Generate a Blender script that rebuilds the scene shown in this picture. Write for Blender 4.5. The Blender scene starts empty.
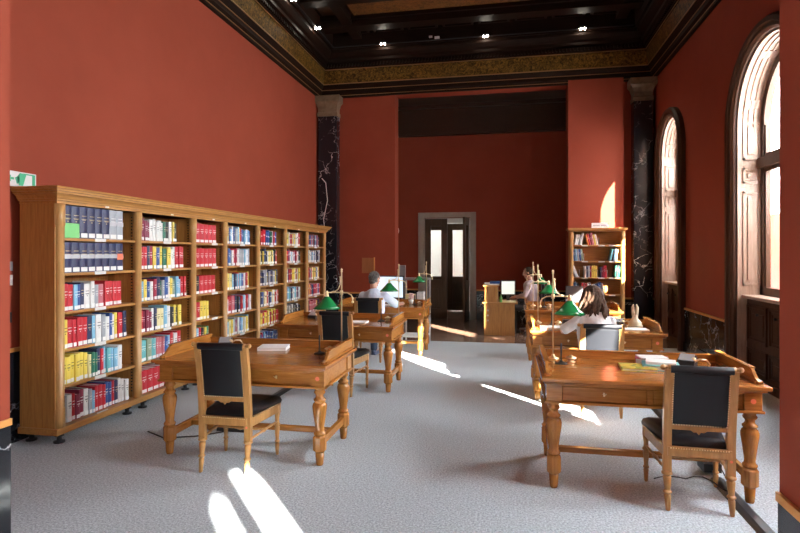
import bpy, bmesh, math, random
from mathutils import Vector, Matrix, Euler
R = math.radians
sc = bpy.context.scene
col = sc.collection
rnd = random.Random(7)

# ------------------------------------------------------------------ materials
def newmat(name):
    m = bpy.data.materials.new(name); m.use_nodes = True
    nt = m.node_tree; b = nt.nodes['Principled BSDF']
    return m, nt, b
def setp(b, **k):
    for n, v in k.items():
        n = n.replace('_', ' ')
        if n in b.inputs: b.inputs[n].default_value = v
def c4(c): return (c[0], c[1], c[2], 1)
def plain(name, c, rough=.5, metal=0, **k):
    m, nt, b = newmat(name); setp(b, Base_Color=c4(c), Roughness=rough, Metallic=metal, **k); return m
def mixramp(nt, fac, stops):
    r = nt.nodes.new('ShaderNodeValToRGB'); e = r.color_ramp.elements
    e[0].position, e[0].color = stops[0][0], c4(stops[0][1])
    e[1].position, e[1].color = stops[-1][0], c4(stops[-1][1])
    for p, c in stops[1:-1]:
        x = e.new(p); x.color = c4(c)
    nt.links.new(fac, r.inputs['Fac']); return r
def coords(nt, scale=(1, 1, 1), kind='Object', rot=(0, 0, 0)):
    t = nt.nodes.new('ShaderNodeTexCoord'); mp = nt.nodes.new('ShaderNodeMapping')
    mp.inputs['Scale'].default_value = scale; mp.inputs['Rotation'].default_value = rot
    nt.links.new(t.outputs[kind], mp.inputs['Vector']); return mp.outputs['Vector']
def noise(nt, vec, scale, detail=4, rough=.55, dist=0):
    n = nt.nodes.new('ShaderNodeTexNoise'); n.inputs['Scale'].default_value = scale
    n.inputs['Detail'].default_value = detail; n.inputs['Roughness'].default_value = rough; n.inputs['Distortion'].default_value = dist
    nt.links.new(vec, n.inputs['Vector']); return n.outputs['Fac']
def bump(nt, b, h, strength=.2, dist=.002):
    n = nt.nodes.new('ShaderNodeBump'); n.inputs['Strength'].default_value = strength; n.inputs['Distance'].default_value = dist
    nt.links.new(h, n.inputs['Height']); nt.links.new(n.outputs['Normal'], b.inputs['Normal'])
def wood(name, a, c, axis='Z', rough=.35, g=1.0):
    m, nt, b = newmat(name)
    s = {'Z': (22, 22, 1.6), 'X': (1.6, 22, 22), 'Y': (22, 1.6, 22)}[axis]
    v = coords(nt, s)
    f = noise(nt, v, 2.2 * g, 6, .65, .6)
    mid = tuple((x + y) / 2 for x, y in zip(a, c))
    r = mixramp(nt, f, [(.28, a), (.5, mid), (.72, c)])
    nt.links.new(r.outputs['Color'], b.inputs['Base Color']); setp(b, Roughness=rough)
    bump(nt, b, f, .12, .001); return m
OAK_A, OAK_C = (.33, .145, .034), (.54, .27, .075)
M = {}
M['oakz'] = wood('oak upright grain', OAK_A, OAK_C, 'Z', .4)
M['oaky'] = wood('oak long grain', OAK_A, OAK_C, 'Y', .4)
M['oakx'] = wood('oak cross grain', OAK_A, OAK_C, 'X', .4)
M['pil'] = wood('pale oak pilaster', (.42, .215, .07), (.60, .34, .12), 'Z', .35)
D_A, D_C = (.27, .098, .018), (.50, .215, .045)
M['deskx'] = wood('polished desk wood', D_A, D_C, 'X', .22)
M['desktop'] = wood('polished desk top', (.27, .09, .020), (.46, .18, .04), 'X', .16)
M['deskz'] = wood('turned desk wood', D_A, D_C, 'Z', .22)
M['desky'] = wood('desk side wood', D_A, D_C, 'Y', .22)
M['chair'] = wood('chair wood', (.34, .165, .05), (.52, .28, .095), 'Z', .3)
M['dark'] = wood('dark walnut', (.028, .013, .007), (.065, .032, .017), 'Y', .35)
M['darkz'] = wood('dark walnut upright', (.035, .013, .006), (.08, .033, .015), 'Z', .5)
M['darkz'].node_tree.nodes['Principled BSDF'].inputs['Specular IOR Level'].default_value = .2
M['reveal'] = wood('window reveal wood', (.30, .19, .13), (.50, .36, .27), 'Z', .4)
M['frame'] = wood('window frame wood', (.055, .022, .009), (.11, .048, .02), 'Z', .45)
M['doorw'] = wood('door walnut', (.055, .032, .014), (.11, .065, .03), 'Z', .35)
M['cdark'] = wood('ceiling dark wood', (.007, .003, .002), (.020, .009, .005), 'X', .5)
M['cdark'].node_tree.nodes['Principled BSDF'].inputs['Specular IOR Level'].default_value = .1

def red_paint():
    m, nt, b = newmat('red wall paint')
    v = coords(nt, (1, 1, 1)); f = noise(nt, v, 1.3, 5, .6)
    r = mixramp(nt, f, [(.3, (.27, .048, .023)), (.7, (.31, .058, .029))])
    nt.links.new(r.outputs['Color'], b.inputs['Base Color']); setp(b, Roughness=.7, Specular_IOR_Level=.2)
    bump(nt, b, noise(nt, v, 160, 2), .15, .001); return m
M['red'] = red_paint()
def marble():
    m, nt, b = newmat('black marble with white veins')
    v = coords(nt, (1, 1, 1))
    n1 = nt.nodes.new('ShaderNodeTexNoise'); n1.inputs['Scale'].default_value = 2.6; n1.inputs['Detail'].default_value = 5
    nt.links.new(v, n1.inputs['Vector'])
    mx = nt.nodes.new('ShaderNodeMix'); mx.data_type = 'VECTOR'; mx.inputs[0].default_value = .45
    nt.links.new(v, mx.inputs[4]); nt.links.new(n1.outputs['Color'], mx.inputs[5])
    vo = nt.nodes.new('ShaderNodeTexVoronoi'); vo.feature = 'DISTANCE_TO_EDGE'; vo.inputs['Scale'].default_value = 5.5
    nt.links.new(mx.outputs[1], vo.inputs['Vector'])
    r = mixramp(nt, vo.outputs['Distance'], [(0, (.8, .8, .8)), (.012, (.25, .25, .26)), (.028, (0, 0, 0))])
    n2 = noise(nt, v, 2.3, 4, .6)
    r2 = mixramp(nt, n2, [(.48, (0, 0, 0)), (.6, (1, 1, 1))])
    mu = nt.nodes.new('ShaderNodeMix'); mu.data_type = 'RGBA'; mu.blend_type = 'MULTIPLY'; mu.inputs[0].default_value = 1
    nt.links.new(r.outputs['Color'], mu.inputs[6]); nt.links.new(r2.outputs['Color'], mu.inputs[7])
    ad = nt.nodes.new('ShaderNodeMix'); ad.data_type = 'RGBA'; ad.blend_type = 'ADD'; ad.inputs[0].default_value = 1
    ad.inputs[7].default_value = (.014, .015, .019, 1)
    nt.links.new(mu.outputs[2], ad.inputs[6]); nt.links.new(ad.outputs[2], b.inputs['Base Color']); setp(b, Roughness=.13)
    return m
M['marble'] = marble()
def carpet():
    m, nt, b = newmat('grey loop carpet')
    v = coords(nt, (1, 1, 1)); f = noise(nt, v, 75, 3, .8); g = noise(nt, v, 1.2, 3)
    r = mixramp(nt, f, [(.33, (.23, .26, .285)), (.5, (.43, .48, .515)), (.67, (.68, .73, .77))])
    nt.links.new(r.outputs['Color'], b.inputs['Base Color']); setp(b, Roughness=.95)
    bump(nt, b, f, .6, .004); return m
M['carpet'] = carpet()
def stonefloor():
    m, nt, b = newmat('brown terrazzo floor')
    v = coords(nt); f = noise(nt, v, 14, 6, .75)
    r = mixramp(nt, f, [(.3, (.10, .05, .032)), (.5, (.21, .12, .08)), (.7, (.33, .21, .15))])
    nt.links.new(r.outputs['Color'], b.inputs['Base Color']); setp(b, Roughness=.16); return m
M['stone_floor'] = stonefloor()
def marquetry(name, lo, mid, hi, sc_=9):
    m, nt, b = newmat(name); v = coords(nt)
    f = noise(nt, v, sc_, 5, .7, 1.5)
    r = mixramp(nt, f, [(.38, lo), (.48, mid), (.62, hi)])
    nt.links.new(r.outputs['Color'], b.inputs['Base Color']); setp(b, Roughness=.4); bump(nt, b, f, .4, .01); return m
M['gold_frieze'] = marquetry('gilded frieze', (.02, .009, .002), (.08, .04, .008), (.20, .105, .02), 14)
M['gold_frieze'].node_tree.nodes['Principled BSDF'].inputs['Specular IOR Level'].default_value = .1
M['gold_panel'] = marquetry('marquetry ceiling panel', (.02, .008, .003), (.15, .062, .016), (.22, .10, .028), 12)
M['carved'] = marquetry('carved ceiling panel', (.008, .004, .002), (.035, .016, .007), (.09, .042, .016), 10)
M['gilt'] = plain('gilt moulding', (.28, .14, .045), .4, .3)
M['ochre'] = plain('ochre dado strip', (.62, .28, .07), .4)
M['cream'] = marquetry('cream capital stone', (.15, .105, .06), (.19, .135, .08), (.22, .16, .10), 5)
M['grey_stone'] = marquetry('pale stone door surround', (.36, .31, .25), (.38, .33, .27), (.40, .35, .29), 5)
M['beige'] = plain('beige plaster', (.62, .52, .34), .6)
M['brass'] = plain('brass', (.93, .76, .46), .38, .85)
M['green'] = plain('green enamel', (.012, .21, .055), .22, 0, Coat_Weight=.5)
M['black'] = plain('black', (.015, .015, .017), .45)
M['leather'] = plain('black leather', (.010, .011, .014), .42, 0, Specular_IOR_Level=.35)
M['grey_leather'] = plain('dark grey leather', (.03, .033, .037), .42)
M['steel'] = plain('steel', (.6, .6, .62), .3, 1)
M['white'] = plain('white paper', (.82, .81, .78), .7)
M['offwhite'] = plain('off white', (.70, .69, .66), .55)
M['plaster'] = plain('white plaster', (.72, .70, .66), .8)
M['grey'] = plain('grey plastic', (.32, .33, .34), .5)
M['orange'] = plain('orange sticker', (.85, .20, .10), .5)
M['skin'] = plain('skin', (.60, .33, .23), .5)
M['eye'] = plain('eye white', (.8, .8, .78), .3)
M['shirt'] = plain('pale blue shirt', (.55, .60, .70), .8)
M['blouse'] = plain('white blouse', (.72, .72, .72), .8)
M['pinkshirt'] = plain('pale mauve shirt', (.52, .40, .40), .8)
M['trousers'] = plain('dark trousers', (.02, .022, .03), .85)
M['jeans'] = plain('blue jeans', (.06, .09, .15), .85)
M['shoe'] = plain('shoe', (.10, .14, .24), .6)
def hairmat(n, a, c):
    m, nt, b = newmat(n); f = noise(nt, coords(nt, (60, 60, 7)), 2, 4)
    r = mixramp(nt, f, [(.35, a), (.65, c)]); nt.links.new(r.outputs['Color'], b.inputs['Base Color']); setp(b, Roughness=.75, Specular_IOR_Level=.15)
    bump(nt, b, f, .8, .006); return m
M['hair_grey'] = hairmat('grey hair', (.06, .055, .05), (.20, .19, .18))
M['hair_brown'] = hairmat('brown hair', (.045, .024, .015), (.13, .075, .048))
M['hair_dark'] = hairmat('dark hair', (.02, .012, .008), (.06, .035, .02))
def glassmat():
    m = bpy.data.materials.new('window glass'); m.use_nodes = True; nt = m.node_tree
    nt.nodes.remove(nt.nodes['Principled BSDF']); out = nt.nodes['Material Output']
    t = nt.nodes.new('ShaderNodeBsdfTransparent'); t.inputs[0].default_value = (.97, .98, .98, 1)
    g = nt.nodes.new('ShaderNodeBsdfGlossy'); g.inputs['Roughness'].default_value = .02
    lw = nt.nodes.new('ShaderNodeFresnel'); lw.inputs[0].default_value = 1.35
    mx = nt.nodes.new('ShaderNodeMixShader')
    ml = nt.nodes.new('ShaderNodeMath'); ml.operation = 'MULTIPLY'; ml.inputs[1].default_value = .4; nt.links.new(lw.outputs[0], ml.inputs[0]); nt.links.new(ml.outputs[0], mx.inputs[0]); nt.links.new(t.outputs[0], mx.inputs[1]); nt.links.new(g.outputs[0], mx.inputs[2])
    nt.links.new(mx.outputs[0], out.inputs[0]); return m
M['glass'] = glassmat()
def emis(name, c, s):
    m, nt, b = newmat(name); setp(b, Base_Color=c4(c), Emission_Color=c4(c), Emission_Strength=s); return m
M['bulb'] = emis('lit spot bulb', (1, .9, .75), 30)
M['screen'] = emis('lit monitor screen', (.72, .86, .95), .22)
M['screen2'] = emis('lit monitor screen cream', (.80, .88, .80), .15)

BC = {  # book cloth colours
 'navy': (.030, .036, .095), 'blue': (.03, .09, .30), 'lightblue': (.22, .48, .66), 'teal': (.15, .47, .50), 'red': (.55, .022, .035),
 'crimson': (.36, .02, .05), 'maroon': (.25, .025, .06), 'white': (.76, .75, .72), 'grey': (.36, .38, .41), 'yellow': (.80, .62, .10),
 'cream': (.78, .70, .38), 'green': (.02, .17, .10), 'black': (.02, .02, .022), 'orange': (.75, .25, .04), 'pink': (.55, .16, .18), 'olive': (.28, .36, .24)}
BM = {k: plain('book ' + k, v, .42) for k, v in BC.items()}
M['greencard'] = plain('green card', (.22, .62, .22), .7)
M['goldtext'] = plain('gold lettering', (.62, .50, .26), .5)

# ------------------------------------------------------------------ mesh builder
class MB:
    def __init__(s): s.bm = bmesh.new(); s.mi = 0; s.mats = []
    def mat(s, m):
        if m not in s.mats: s.mats.append(m)
        s.mi = s.mats.index(m); return s
    def face(s, vs, smooth=False):
        try:
            f = s.bm.faces.new(vs); f.material_index = s.mi; f.smooth = smooth; return f
        except ValueError: return None
    def box(s, x0, x1, y0, y1, z0, z1, M4=None):
        if x0 > x1: x0, x1 = x1, x0
        if y0 > y1: y0, y1 = y1, y0
        if z0 > z1: z0, z1 = z1, z0
        p = [Vector((x, y, z)) for z in (z0, z1) for (x, y) in ((x0, y0), (x1, y0), (x1, y1), (x0, y1))]
        if M4: p = [M4 @ q for q in p]
        v = [s.bm.verts.new(q) for q in p]
        for q in ((0, 3, 2, 1), (4, 5, 6, 7), (0, 1, 5, 4), (1, 2, 6, 5), (2, 3, 7, 6), (3, 0, 4, 7)): s.face([v[i] for i in q])
        return s
    def lathe(s, prof, c=(0, 0, 0), n=16, M4=None, sq=None):
        """prof: (r,z[,sides]) from bottom to top; closed caps"""
        rings = []
        for r, z in prof:
            ring = []
            for k in range(n):
                a = 2 * math.pi * (k + .5) / n
                q = Vector((c[0] + r * math.cos(a), c[1] + r * math.sin(a), c[2] + z))
                ring.append(s.bm.verts.new(M4 @ q if M4 else q))
            rings.append(ring)
        for a, b in zip(rings, rings[1:]):
            for k in range(n): s.face([a[k], a[(k + 1) % n], b[(k + 1) % n], b[k]], n > 8)
        s.face(rings[0][::-1]); s.face(rings[-1]); return s
    def tube(s, pts, r, n=8, closed=False):
        pts = [Vector(p) for p in pts]; rr = r if isinstance(r, (list, tuple)) else [r] * len(pts)
        rings = []; up = None
        for i, p in enumerate(pts):
            d = (pts[min(i + 1, len(pts) - 1)] - pts[max(i - 1, 0)]).normalized()
            if up is None: up = Vector((0, 0, 1)) if abs(d.z) < .9 else Vector((1, 0, 0))
            a = d.cross(up).normalized(); b = a.cross(d).normalized(); up = b
            rings.append([s.bm.verts.new(p + rr[i] * (a * math.cos(2 * math.pi * k / n) + b * math.sin(2 * math.pi * k / n))) for k in range(n)])
        for a, b in zip(rings, rings[1:]):
            for k in range(n): s.face([a[k], b[k], b[(k + 1) % n], a[(k + 1) % n]], True)
        s.face(rings[0]); s.face(rings[-1][::-1]); return s
    def prism(s, poly, axis, a, b):
        """poly 2D points extruded along axis from a to b"""
        def P(u, v, w): return {'X': (w, u, v), 'Y': (u, w, v), 'Z': (u, v, w)}[axis]
        A = [s.bm.verts.new(P(u, v, a)) for u, v in poly]; B = [s.bm.verts.new(P(u, v, b)) for u, v in poly]
        n = len(poly); s.face(A[::-1]); s.face(B)
        for k in range(n): s.face([A[k], A[(k + 1) % n], B[(k + 1) % n], B[k]])
        return s
    def ball(s, c, r, M4=None, n=12):
        if not isinstance(r, (tuple, list)): r = (r, r, r)
        m = Matrix.Translation(Vector(c)) @ (M4 or Matrix.Identity(4)) @ Matrix.Diagonal((*r, 1))
        g = bmesh.ops.create_uvsphere(s.bm, u_segments=n, v_segments=max(6, n * 2 // 3), radius=1, matrix=m)
        for v in g['verts']:
            for f in v.link_faces: f.smooth = True; f.material_index = s.mi
        return s
    def cap(s, a, b, ra, rb, n=12):
        """tapered capsule"""
        a, b = Vector(a), Vector(b); L = (b - a).length
        k = 6; s.tube([a + (b - a) * t / k for t in range(k + 1)], [ra + (rb - ra) * t / k for t in range(k + 1)], n)
        s.ball(a, ra * .99, n=n); s.ball(b, rb * .99, n=n); return s
    def build(s, name, m=None, parent=None, bevel=0, loc=None):
        bmesh.ops.recalc_face_normals(s.bm, faces=s.bm.faces)
        me = bpy.data.meshes.new(name); s.bm.to_mesh(me); s.bm.free()
        for x in (s.mats if s.mats else [m]): me.materials.append(x)
        o = bpy.data.objects.new(name, me); col.objects.link(o)
        if parent: o.parent = parent
        if loc: o.location = loc
        if bevel:
            b = o.modifiers.new('bevel', 'BEVEL'); b.width = bevel; b.segments = 2; b.limit_method = 'ANGLE'; b.angle_limit = R(40)
        return o
def box(name, x0, x1, y0, y1, z0, z1, m, parent=None, bevel=0):
    return MB().box(x0, x1, y0, y1, z0, z1).build(name, m, parent, bevel)
def tag(o, label, cat, group=None, kind=None):
    o['label'] = label; o['category'] = cat
    if group: o['group'] = group
    if kind: o['kind'] = kind
    return o
def struct(o): o['kind'] = 'structure'; return o
def thing(name, loc, label, cat, group=None, rz=0):
    o = bpy.data.objects.new(name, None); col.objects.link(o); o.location = loc; o.rotation_euler = (0, 0, rz)
    o.empty_display_size = .1
    return tag(o, label, cat, group)
def kids(o): return [c for c in bpy.data.objects if c.parent == o]
CH = {}
def copy_tree(root, loc, rz=0, label=None, group=None):
    r = root.copy(); col.objects.link(r); r.location = loc; r.rotation_euler = (0, 0, rz)
    if label: r['label'] = label
    if group: r['group'] = group
    if root.name not in CH:
        CH[root.name] = [(c, kids(c)) for c in kids(root)]
    for c, gs in CH[root.name]:
        d = c.copy(); col.objects.link(d); d.parent = r
        for g in gs:
            e = g.copy(); col.objects.link(e); e.parent = d
    return r

# ------------------------------------------------------------------ the room
XL, XR, YB, ZC = -4.2, 2.9, 11.9, 5.13
WIN = [(10.68, .63, 3.46), (6.90, .88, 3.24), (3.30, .82, 3.28), (-2.54, .75, 3.32), (-5.6, .82, 3.28)]  # the last window is unseen, added to light the near jamb
WC = [q[0] for q in WIN]      # window centres along the right wall
HW, SPR = .82, 3.28
YN0, YN1 = .63, 2.3                        # the near pier
struct(box('floor', XL - .3, XR + .5, -7, 10.17, -.1, 0, M['carpet']))
struct(box('floor_stone', XL - .3, XR + .5, 10.17, 15.1, -.1, 0, M['stone_floor']))
struct(box('wall_left', XL - .3, XL, YN0, 13.9, 0, 6.4, M['red']))
struct(box('wall_left_rear', XL - .3, XL, -7, YN0, 0, 6.4, M['plaster']))  # unseen wall part, made white instead of red to bounce light onto the jambs
struct(box('wall_rear', XL - .3, XR + .4, -7.2, -7, 0, 6.4, M['plaster']))  # unseen end wall, also whitened for bounce light
# right wall with arched openings
w = MB()
X0, X1 = XR, XR + .3
def arch_pts(c, hw, spr, n=24): return [(c + hw * math.cos(math.pi * k / n), spr + hw * math.sin(math.pi * k / n)) for k in range(n + 1)]
edges = []
y = 13.9
for c, HW, SPR in WIN:
    w.box(X0, X1, c + HW, y, 0, 6.4)
    a = arch_pts(c, HW, SPR)
    for p, q in zip(a, a[1:]):
        w.prism([(p[0], p[1]), (q[0], q[1]), (q[0], 6.4), (p[0], 6.4)], 'X', X0, X1)
    y = c - HW
w.box(X0, X1, -7, y, 0, 6.4)
struct(w.build('wall_right', M['red']))

def window(i, c, HW, SPR):
    win = bpy.data.objects.new('window_%d' % i, None); col.objects.link(win); struct(win)
    # casing on the wall
    m = MB()
    prof = [(0, .0), (0, .05), (.03, .085), (.06, .085), (.08, .11), (.13, .11), (.16, .07), (.16, 0)]  # (outward, proud)
    path = [(c + HW, 0)] + arch_pts(c, HW, SPR, 28) + [(c - HW, 0)]
    nrm = [(1, 0)] + [(math.cos(math.pi * k / 28), math.sin(math.pi * k / 28)) for k in range(29)] + [(-1, 0)]
    rings = [[m.bm.verts.new((XR - pr, p[0] + n[0] * o, p[1] + n[1] * o)) for o, pr in prof] for p, n in zip(path, nrm)]
    for a, b in zip(rings, rings[1:]):
        for k in range(len(prof) - 1): m.face([a[k], a[k + 1], b[k + 1], b[k]])
    m.face(rings[0]); m.face(rings[-1])
    m.build('casing', M['darkz'], win)
    # wooden reveal lining, raised panels
    m = MB(); X2 = XR + .30; t = .025
    for s in (1, -1):
        y0, y1 = c + s * HW, c + s * (HW - t)
        m.box(XR - .01, X2, y0, y1, 0, SPR)
        for z0, z1 in ((1.22, 2.42), (2.52, 2.72), (2.82, 3.3)):
            y2 = c + s * (HW - t - .016)
            for (a0, a1, b0, b1) in ((.05, .075, z0, z1), (.225, .25, z0, z1), (.05, .25, z0, z0 + .03), (.05, .25, z1 - .03, z1)):
                m.box(XR + a0, XR + a1, y1, y2, b0, b1)
            m.box(XR + .105, XR + .195, y1, y2, z0 + .07, z1 - .07)
    A = arch_pts(c, HW, SPR, 24); B = arch_pts(c, HW - t, SPR, 24)
    for k in range(24): m.prism([A[k], A[k + 1], B[k + 1], B[k]], 'X', XR - .01, X2)
    Bi = arch_pts(c, HW - t - .014, SPR, 24)
    for x0, x1 in ((.05, .075), (.225, .25), (.11, .13), (.17, .19)):
        for k in range(24): m.prism([B[k], B[k + 1], Bi[k + 1], Bi[k]], 'X', XR + x0, XR + x1)
    for k in (2, 8, 15, 21):
        m.prism([B[k], B[k + 1], Bi[k + 1], Bi[k]], 'X', XR + .05, XR + .25)
    m.build('reveal_lining', M['reveal'], win)
    # panelled niche below the sill
    m = MB(); xp = XR + .10
    m.box(xp, xp + .15, c - HW + t, c + HW - t, 0, 1.06)
    for (p0, p1) in ((-HW + .06, -.29), (-.23, .23), (.29, HW - .06)):
        for z0, z1 in ((.52, .98), (.14, .44)):
            for k, d in ((0, .02), (.035, .008)):
                a0, a1, b0, b1 = c + p0 + k, c + p1 - k, z0 + k, z1 - k
                e = .03
                for q in ((a0, a1, b0, b0 + e), (a0, a1, b1 - e, b1), (a0, a0 + e, b0, b1), (a1 - e, a1, b0, b1)):
                    m.box(xp - d, xp, *q)
            m.box(xp - .012, xp, c + p0 + .1, c + p1 - .1, z0 + .1, z1 - .1)
    m.box(xp - .03, xp, c - HW + t, c + HW - t, 0, .1)
    m.build('sill_panel', M['darkz'], win)
    MB().ball((xp - .045, c, .88), .018).ball((xp - .045, c + .46, .88), .018).ball((xp - .045, c - .46, .88), .018).build('panel_knob', M['black'], win)
    box('window_sill', XR + .03, XR + .30, c - HW + t, c + HW - t, 1.06, 1.10, M['reveal'], win, .008)
    # casement frame, mullion, transom
    m = MB(); fx0, fx1 = XR + .25, XR + .33
    h = HW - t
    for s in (1, -1):
        m.box(fx0, fx1, c + s * h, c + s * (h - .085), 1.10, SPR)
        m.box(fx0 + .015, fx1 - .01, c + s * (h - .085), c + s * (h - .125), 1.10, SPR)
    m.box(fx0 - .02, fx1, c - .055, c + .055, 1.10, SPR + h - .05)
    m.box(fx0 - .04, fx1, c - h, c + h, 2.70, 2.83)
    m.box(fx0, fx1, c - h, c + h, 1.10, 1.20)
    m.box(fx0 + .01, fx1, c - h, c + h, 2.83, 2.88); m.box(fx0 + .01, fx1, c - h, c + h, 2.65, 2.70)
    A = arch_pts(c, h, SPR, 24); B = arch_pts(c, h - .11, SPR, 24)
    for k in range(24): m.prism([A[k], A[k + 1], B[k + 1], B[k]], 'X', fx0, fx1)
    m.build('window_frame', M['frame'], win)
    m = MB()
    a = arch_pts(c, h - .02, SPR, 24)
    m.face([m.bm.verts.new((XR + .30, p[0], p[1])) for p in [(c + h - .02, 1.12)] + a + [(c - h + .02, 1.12)]])
    m.build('pane', M['glass'], win)
    m = MB(); m.box(fx0 - .035, fx0 - .01, c + .02, c + .045, 1.7, 1.82); m.box(fx0 - .05, fx0 - .01, c + .025, c + .04, 1.75, 1.77)
    m.build('window_handle', M['brass'], win)
for i, q in enumerate(WIN): window(i + 1, *q)

struct(box('trim_30', 3.75, 3.95, -8, 14, -1.2, 2.2, plain('added parapet stone', (.78, .76, .72), .8)))  # unseen parapet, added to cut the low sun and narrow the floor patches
for k_, yc_ in enumerate((-5.4, -1.8, 1.72, 5.3, 9.15, 12.6)):
    struct(MB().lathe([(.48, -1.2), (.48, 2.3), (.40, 2.4), (.38, 5.3), (.5, 5.5)], (4.9, yc_, 0), 24).build('trim_%d' % (31 + k_), plain('added column stone', (.78, .76, .72), .8)))  # unseen columns, added to block the sun through the far window leaves
# near pier (both sides of the archway the photographer stands in) and far pier
def pier(name, x0, x1, y0, y1, jamb=None, zd=.70):
    p = MB().box(x0, x1, y0, y1, 0, 6.4).build(name, M['red']); return struct(p)
pier('wall_near_right', 1.0, XR, YN0, YN1); pier('wall_near_left', XL, -2.42, YN0, YN1)
pier('wall_back_left', XL, -2.45, YB, YB + .38)
pier('wall_back_right', 1.22, XR, YB + .06, YB + .38)
struct(box('wall_back_right_face', 1.22, 2.30, YB - .08, YB + .06, 0, ZC + .3, M['red']))
struct(box('wall_header', -2.45, 1.22, YB, YB + .38, ZC + .02, 6.4, M['red']))
struct(box('wall_near_header', -2.42, 1.03, YN0, YN1, ZC, 6.4, M['red']))
# wall behind the archway, with door opening
YD = 13.6
dx0, dx1, dz = -2.07, -.90, 2.52
m = MB(); m.box(XL, dx0, YD, YD + .25, 0, 5.6); m.box(dx1, XR, YD, YD + .25, 0, 5.6); m.box(dx0, dx1, YD, YD + .25, dz, 5.6)
struct(m.build('wall_back', M['red']))
# dado: black marble with skirting and ochre strip
def dado(name, x0, y0, x1, y1, nx, ny, zd=.70, t=.02):
    """along the line (x0,y0)-(x1,y1), proud in direction (nx,ny)"""
    d = MB()
    def strip(tt, z0, z1): d.box(min(x0, x1, x0 + nx * tt), max(x0, x1, x0 + nx * tt), min(y0, y1, y0 + ny * tt), max(y0, y1, y0 + ny * tt), z0, z1)
    d.mat(M['marble']); strip(t, 0, zd); strip(t + .02, 0, .16); d.mat(M['ochre']); strip(t + .008, zd - .005, zd + .028)
    return struct(d.build(name))
dado('trim_1', XL, YN1 + .0, XL, YB, 1, 0, .78)
ys = [YN1] + [v for c, hw_, s_ in WIN[2::-1] for v in (c - hw_ - .16, c + hw_ + .16)] + [YB + .06]
for k in range(0, len(ys), 2): dado('trim_%d' % (2 + k // 2), XR, ys[k], XR, ys[k + 1], -1, 0)
dado('trim_6', -3.70, YB, -2.45, YB, 0, -1, .74)
dado('trim_7', 1.22, YB - .08, 2.30, YB - .08, 0, -1)
dado('trim_8', 2.30, YB + .06, 2.5, YB + .06, 0, -1)
dado('trim_9', 1.0, YN0, 1.0, YN1, -1, 0, .70, .006)
dado('trim_10', -2.42, YN0, -2.42, YN1, 1, 0, .78, .006)
dado('trim_11', XL, YD, dx0 - .14, YD, 0, -1, .72); dado('trim_12', dx1 + .14, YD, XR, YD, 0, -1, .72)
dado('trim_13', 1.22, YB - .06, 1.22, YB + .38, -1, 0, .70); dado('trim_14', -2.45, YB + .02, -2.45, YB + .38, 1, 0, .74)

# marble corner columns with cream capitals
def column(x0, x1, y0, y1, label):
    c = thing('marble_column', ((x0 + x1) / 2, (y0 + y1) / 2, 0), label, 'column')
    hx, hy = (x1 - x0) / 2, (y1 - y0) / 2
    MB().box(-hx, hx, -hy, hy, .3, 4.7).build('shaft', M['marble'], c, .012)
    m = MB(); m.box(-hx - .04, hx + .04, -hy - .04, hy, 0, .2); m.box(-hx - .02, hx + .02, -hy - .02, hy, .2, .3); m.build('column_base', M['marble'], c, .01)
    m = MB()
    prof = [(.015, 4.68), (.015, 4.76), (-.005, 4.78), (-.0, 4.86), (.03, 4.95), (.075, 5.0), (.075, 5.13)]
    rings = []
    for e, z in prof: rings.append([m.bm.verts.new((sx * (hx + e), (-hy - e) if sy < 0 else hy, z)) for sx, sy in ((-1, -1), (1, -1), (1, 1), (-1, 1))])
    for a, b in zip(rings, rings[1:]):
        for k in range(4): m.face([a[k], a[(k + 1) % 4], b[(k + 1) % 4], b[k]])
    m.face(rings[0]); m.face(rings[-1]); m.build('capital', M['cream'], c)
    return c
cl = column(XL + .04, -3.72, YB - .22, YB, 'black veined marble column in the corner past the long bookcase')
column(2.47, 2.83, YB - .2, YB + .06, 'black veined marble column in the corner by the arched windows')
pts = [(-3.98, YB - .235, z) for z in (0.0, .6, 1.2, 2.0)] + [(-4.02, YB - .235, 2.4), (-3.93, YB - .235, 2.8), (-3.97, YB - .235, 3.2), (-4.06, YB - .235, 3.3)]
tag(MB().tube(pts, .008).build('cable', M['offwhite']), 'thin white cable running up the left marble column', 'cable')

# ---------------------------------------------- cornice and ceiling
def ring(prof, x0, x1, y0, y1, name, m):
    b = MB(); b.mat(m)
    rs = [[b.bm.verts.new(q) for q in ((x0 + e, y0 + e, z), (x1 - e, y0 + e, z), (x1 - e, y1 - e, z), (x0 + e, y1 - e, z))] for e, z in prof]
    for a, c in zip(rs, rs[1:]):
        for k in range(4): b.face([a[k], a[(k + 1) % 4], c[(k + 1) % 4], c[k]])
    return b
EW = 0
RX = (XL, XR, YN1, YB)
b = ring([(0, 5.13), (.05, 5.13), (.05, 5.17), (.09, 5.22), (.09, 5.30), (.13, 5.36), (.15, 5.40)], *RX, 'c', M['cdark'])
cor = struct(b.build('trim_20'))
ring([(.145, 5.40), (.15, 5.42), (.19, 5.69), (.19, 5.70)], *RX, 'c', M['gold_frieze']).build('frieze', None, cor)
b = ring([(.19, 5.70), (.23, 5.73), (.23, 5.82), (.31, 5.84), (.31, 5.90), (.36, 5.93), (.42, 6.0), (.42, 6.06), (.47, 6.06), (.47, 6.42)], *RX, 'c', M['cdark'])
b.build('upper_moulding', None, cor)
b = MB(); b.mat(M['gilt'])
for e, z, h in ((.052, 5.165, .01), (.092, 5.285, .012), (.15, 5.395, .02), (.20, 5.70, .022)):
    x0, x1, y0, y1 = RX; w_ = .012; e2 = e + w_
    b.box(x0 + e, x0 + e2, y0 + e, y1 - e, z, z + h); b.box(x1 - e2, x1 - e, y0 + e, y1 - e, z, z + h)
    b.box(x0 + e, x1 - e, y0 + e, y0 + e2, z, z + h); b.box(x0 + e, x1 - e, y1 - e2, y1 - e, z, z + h)
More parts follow.
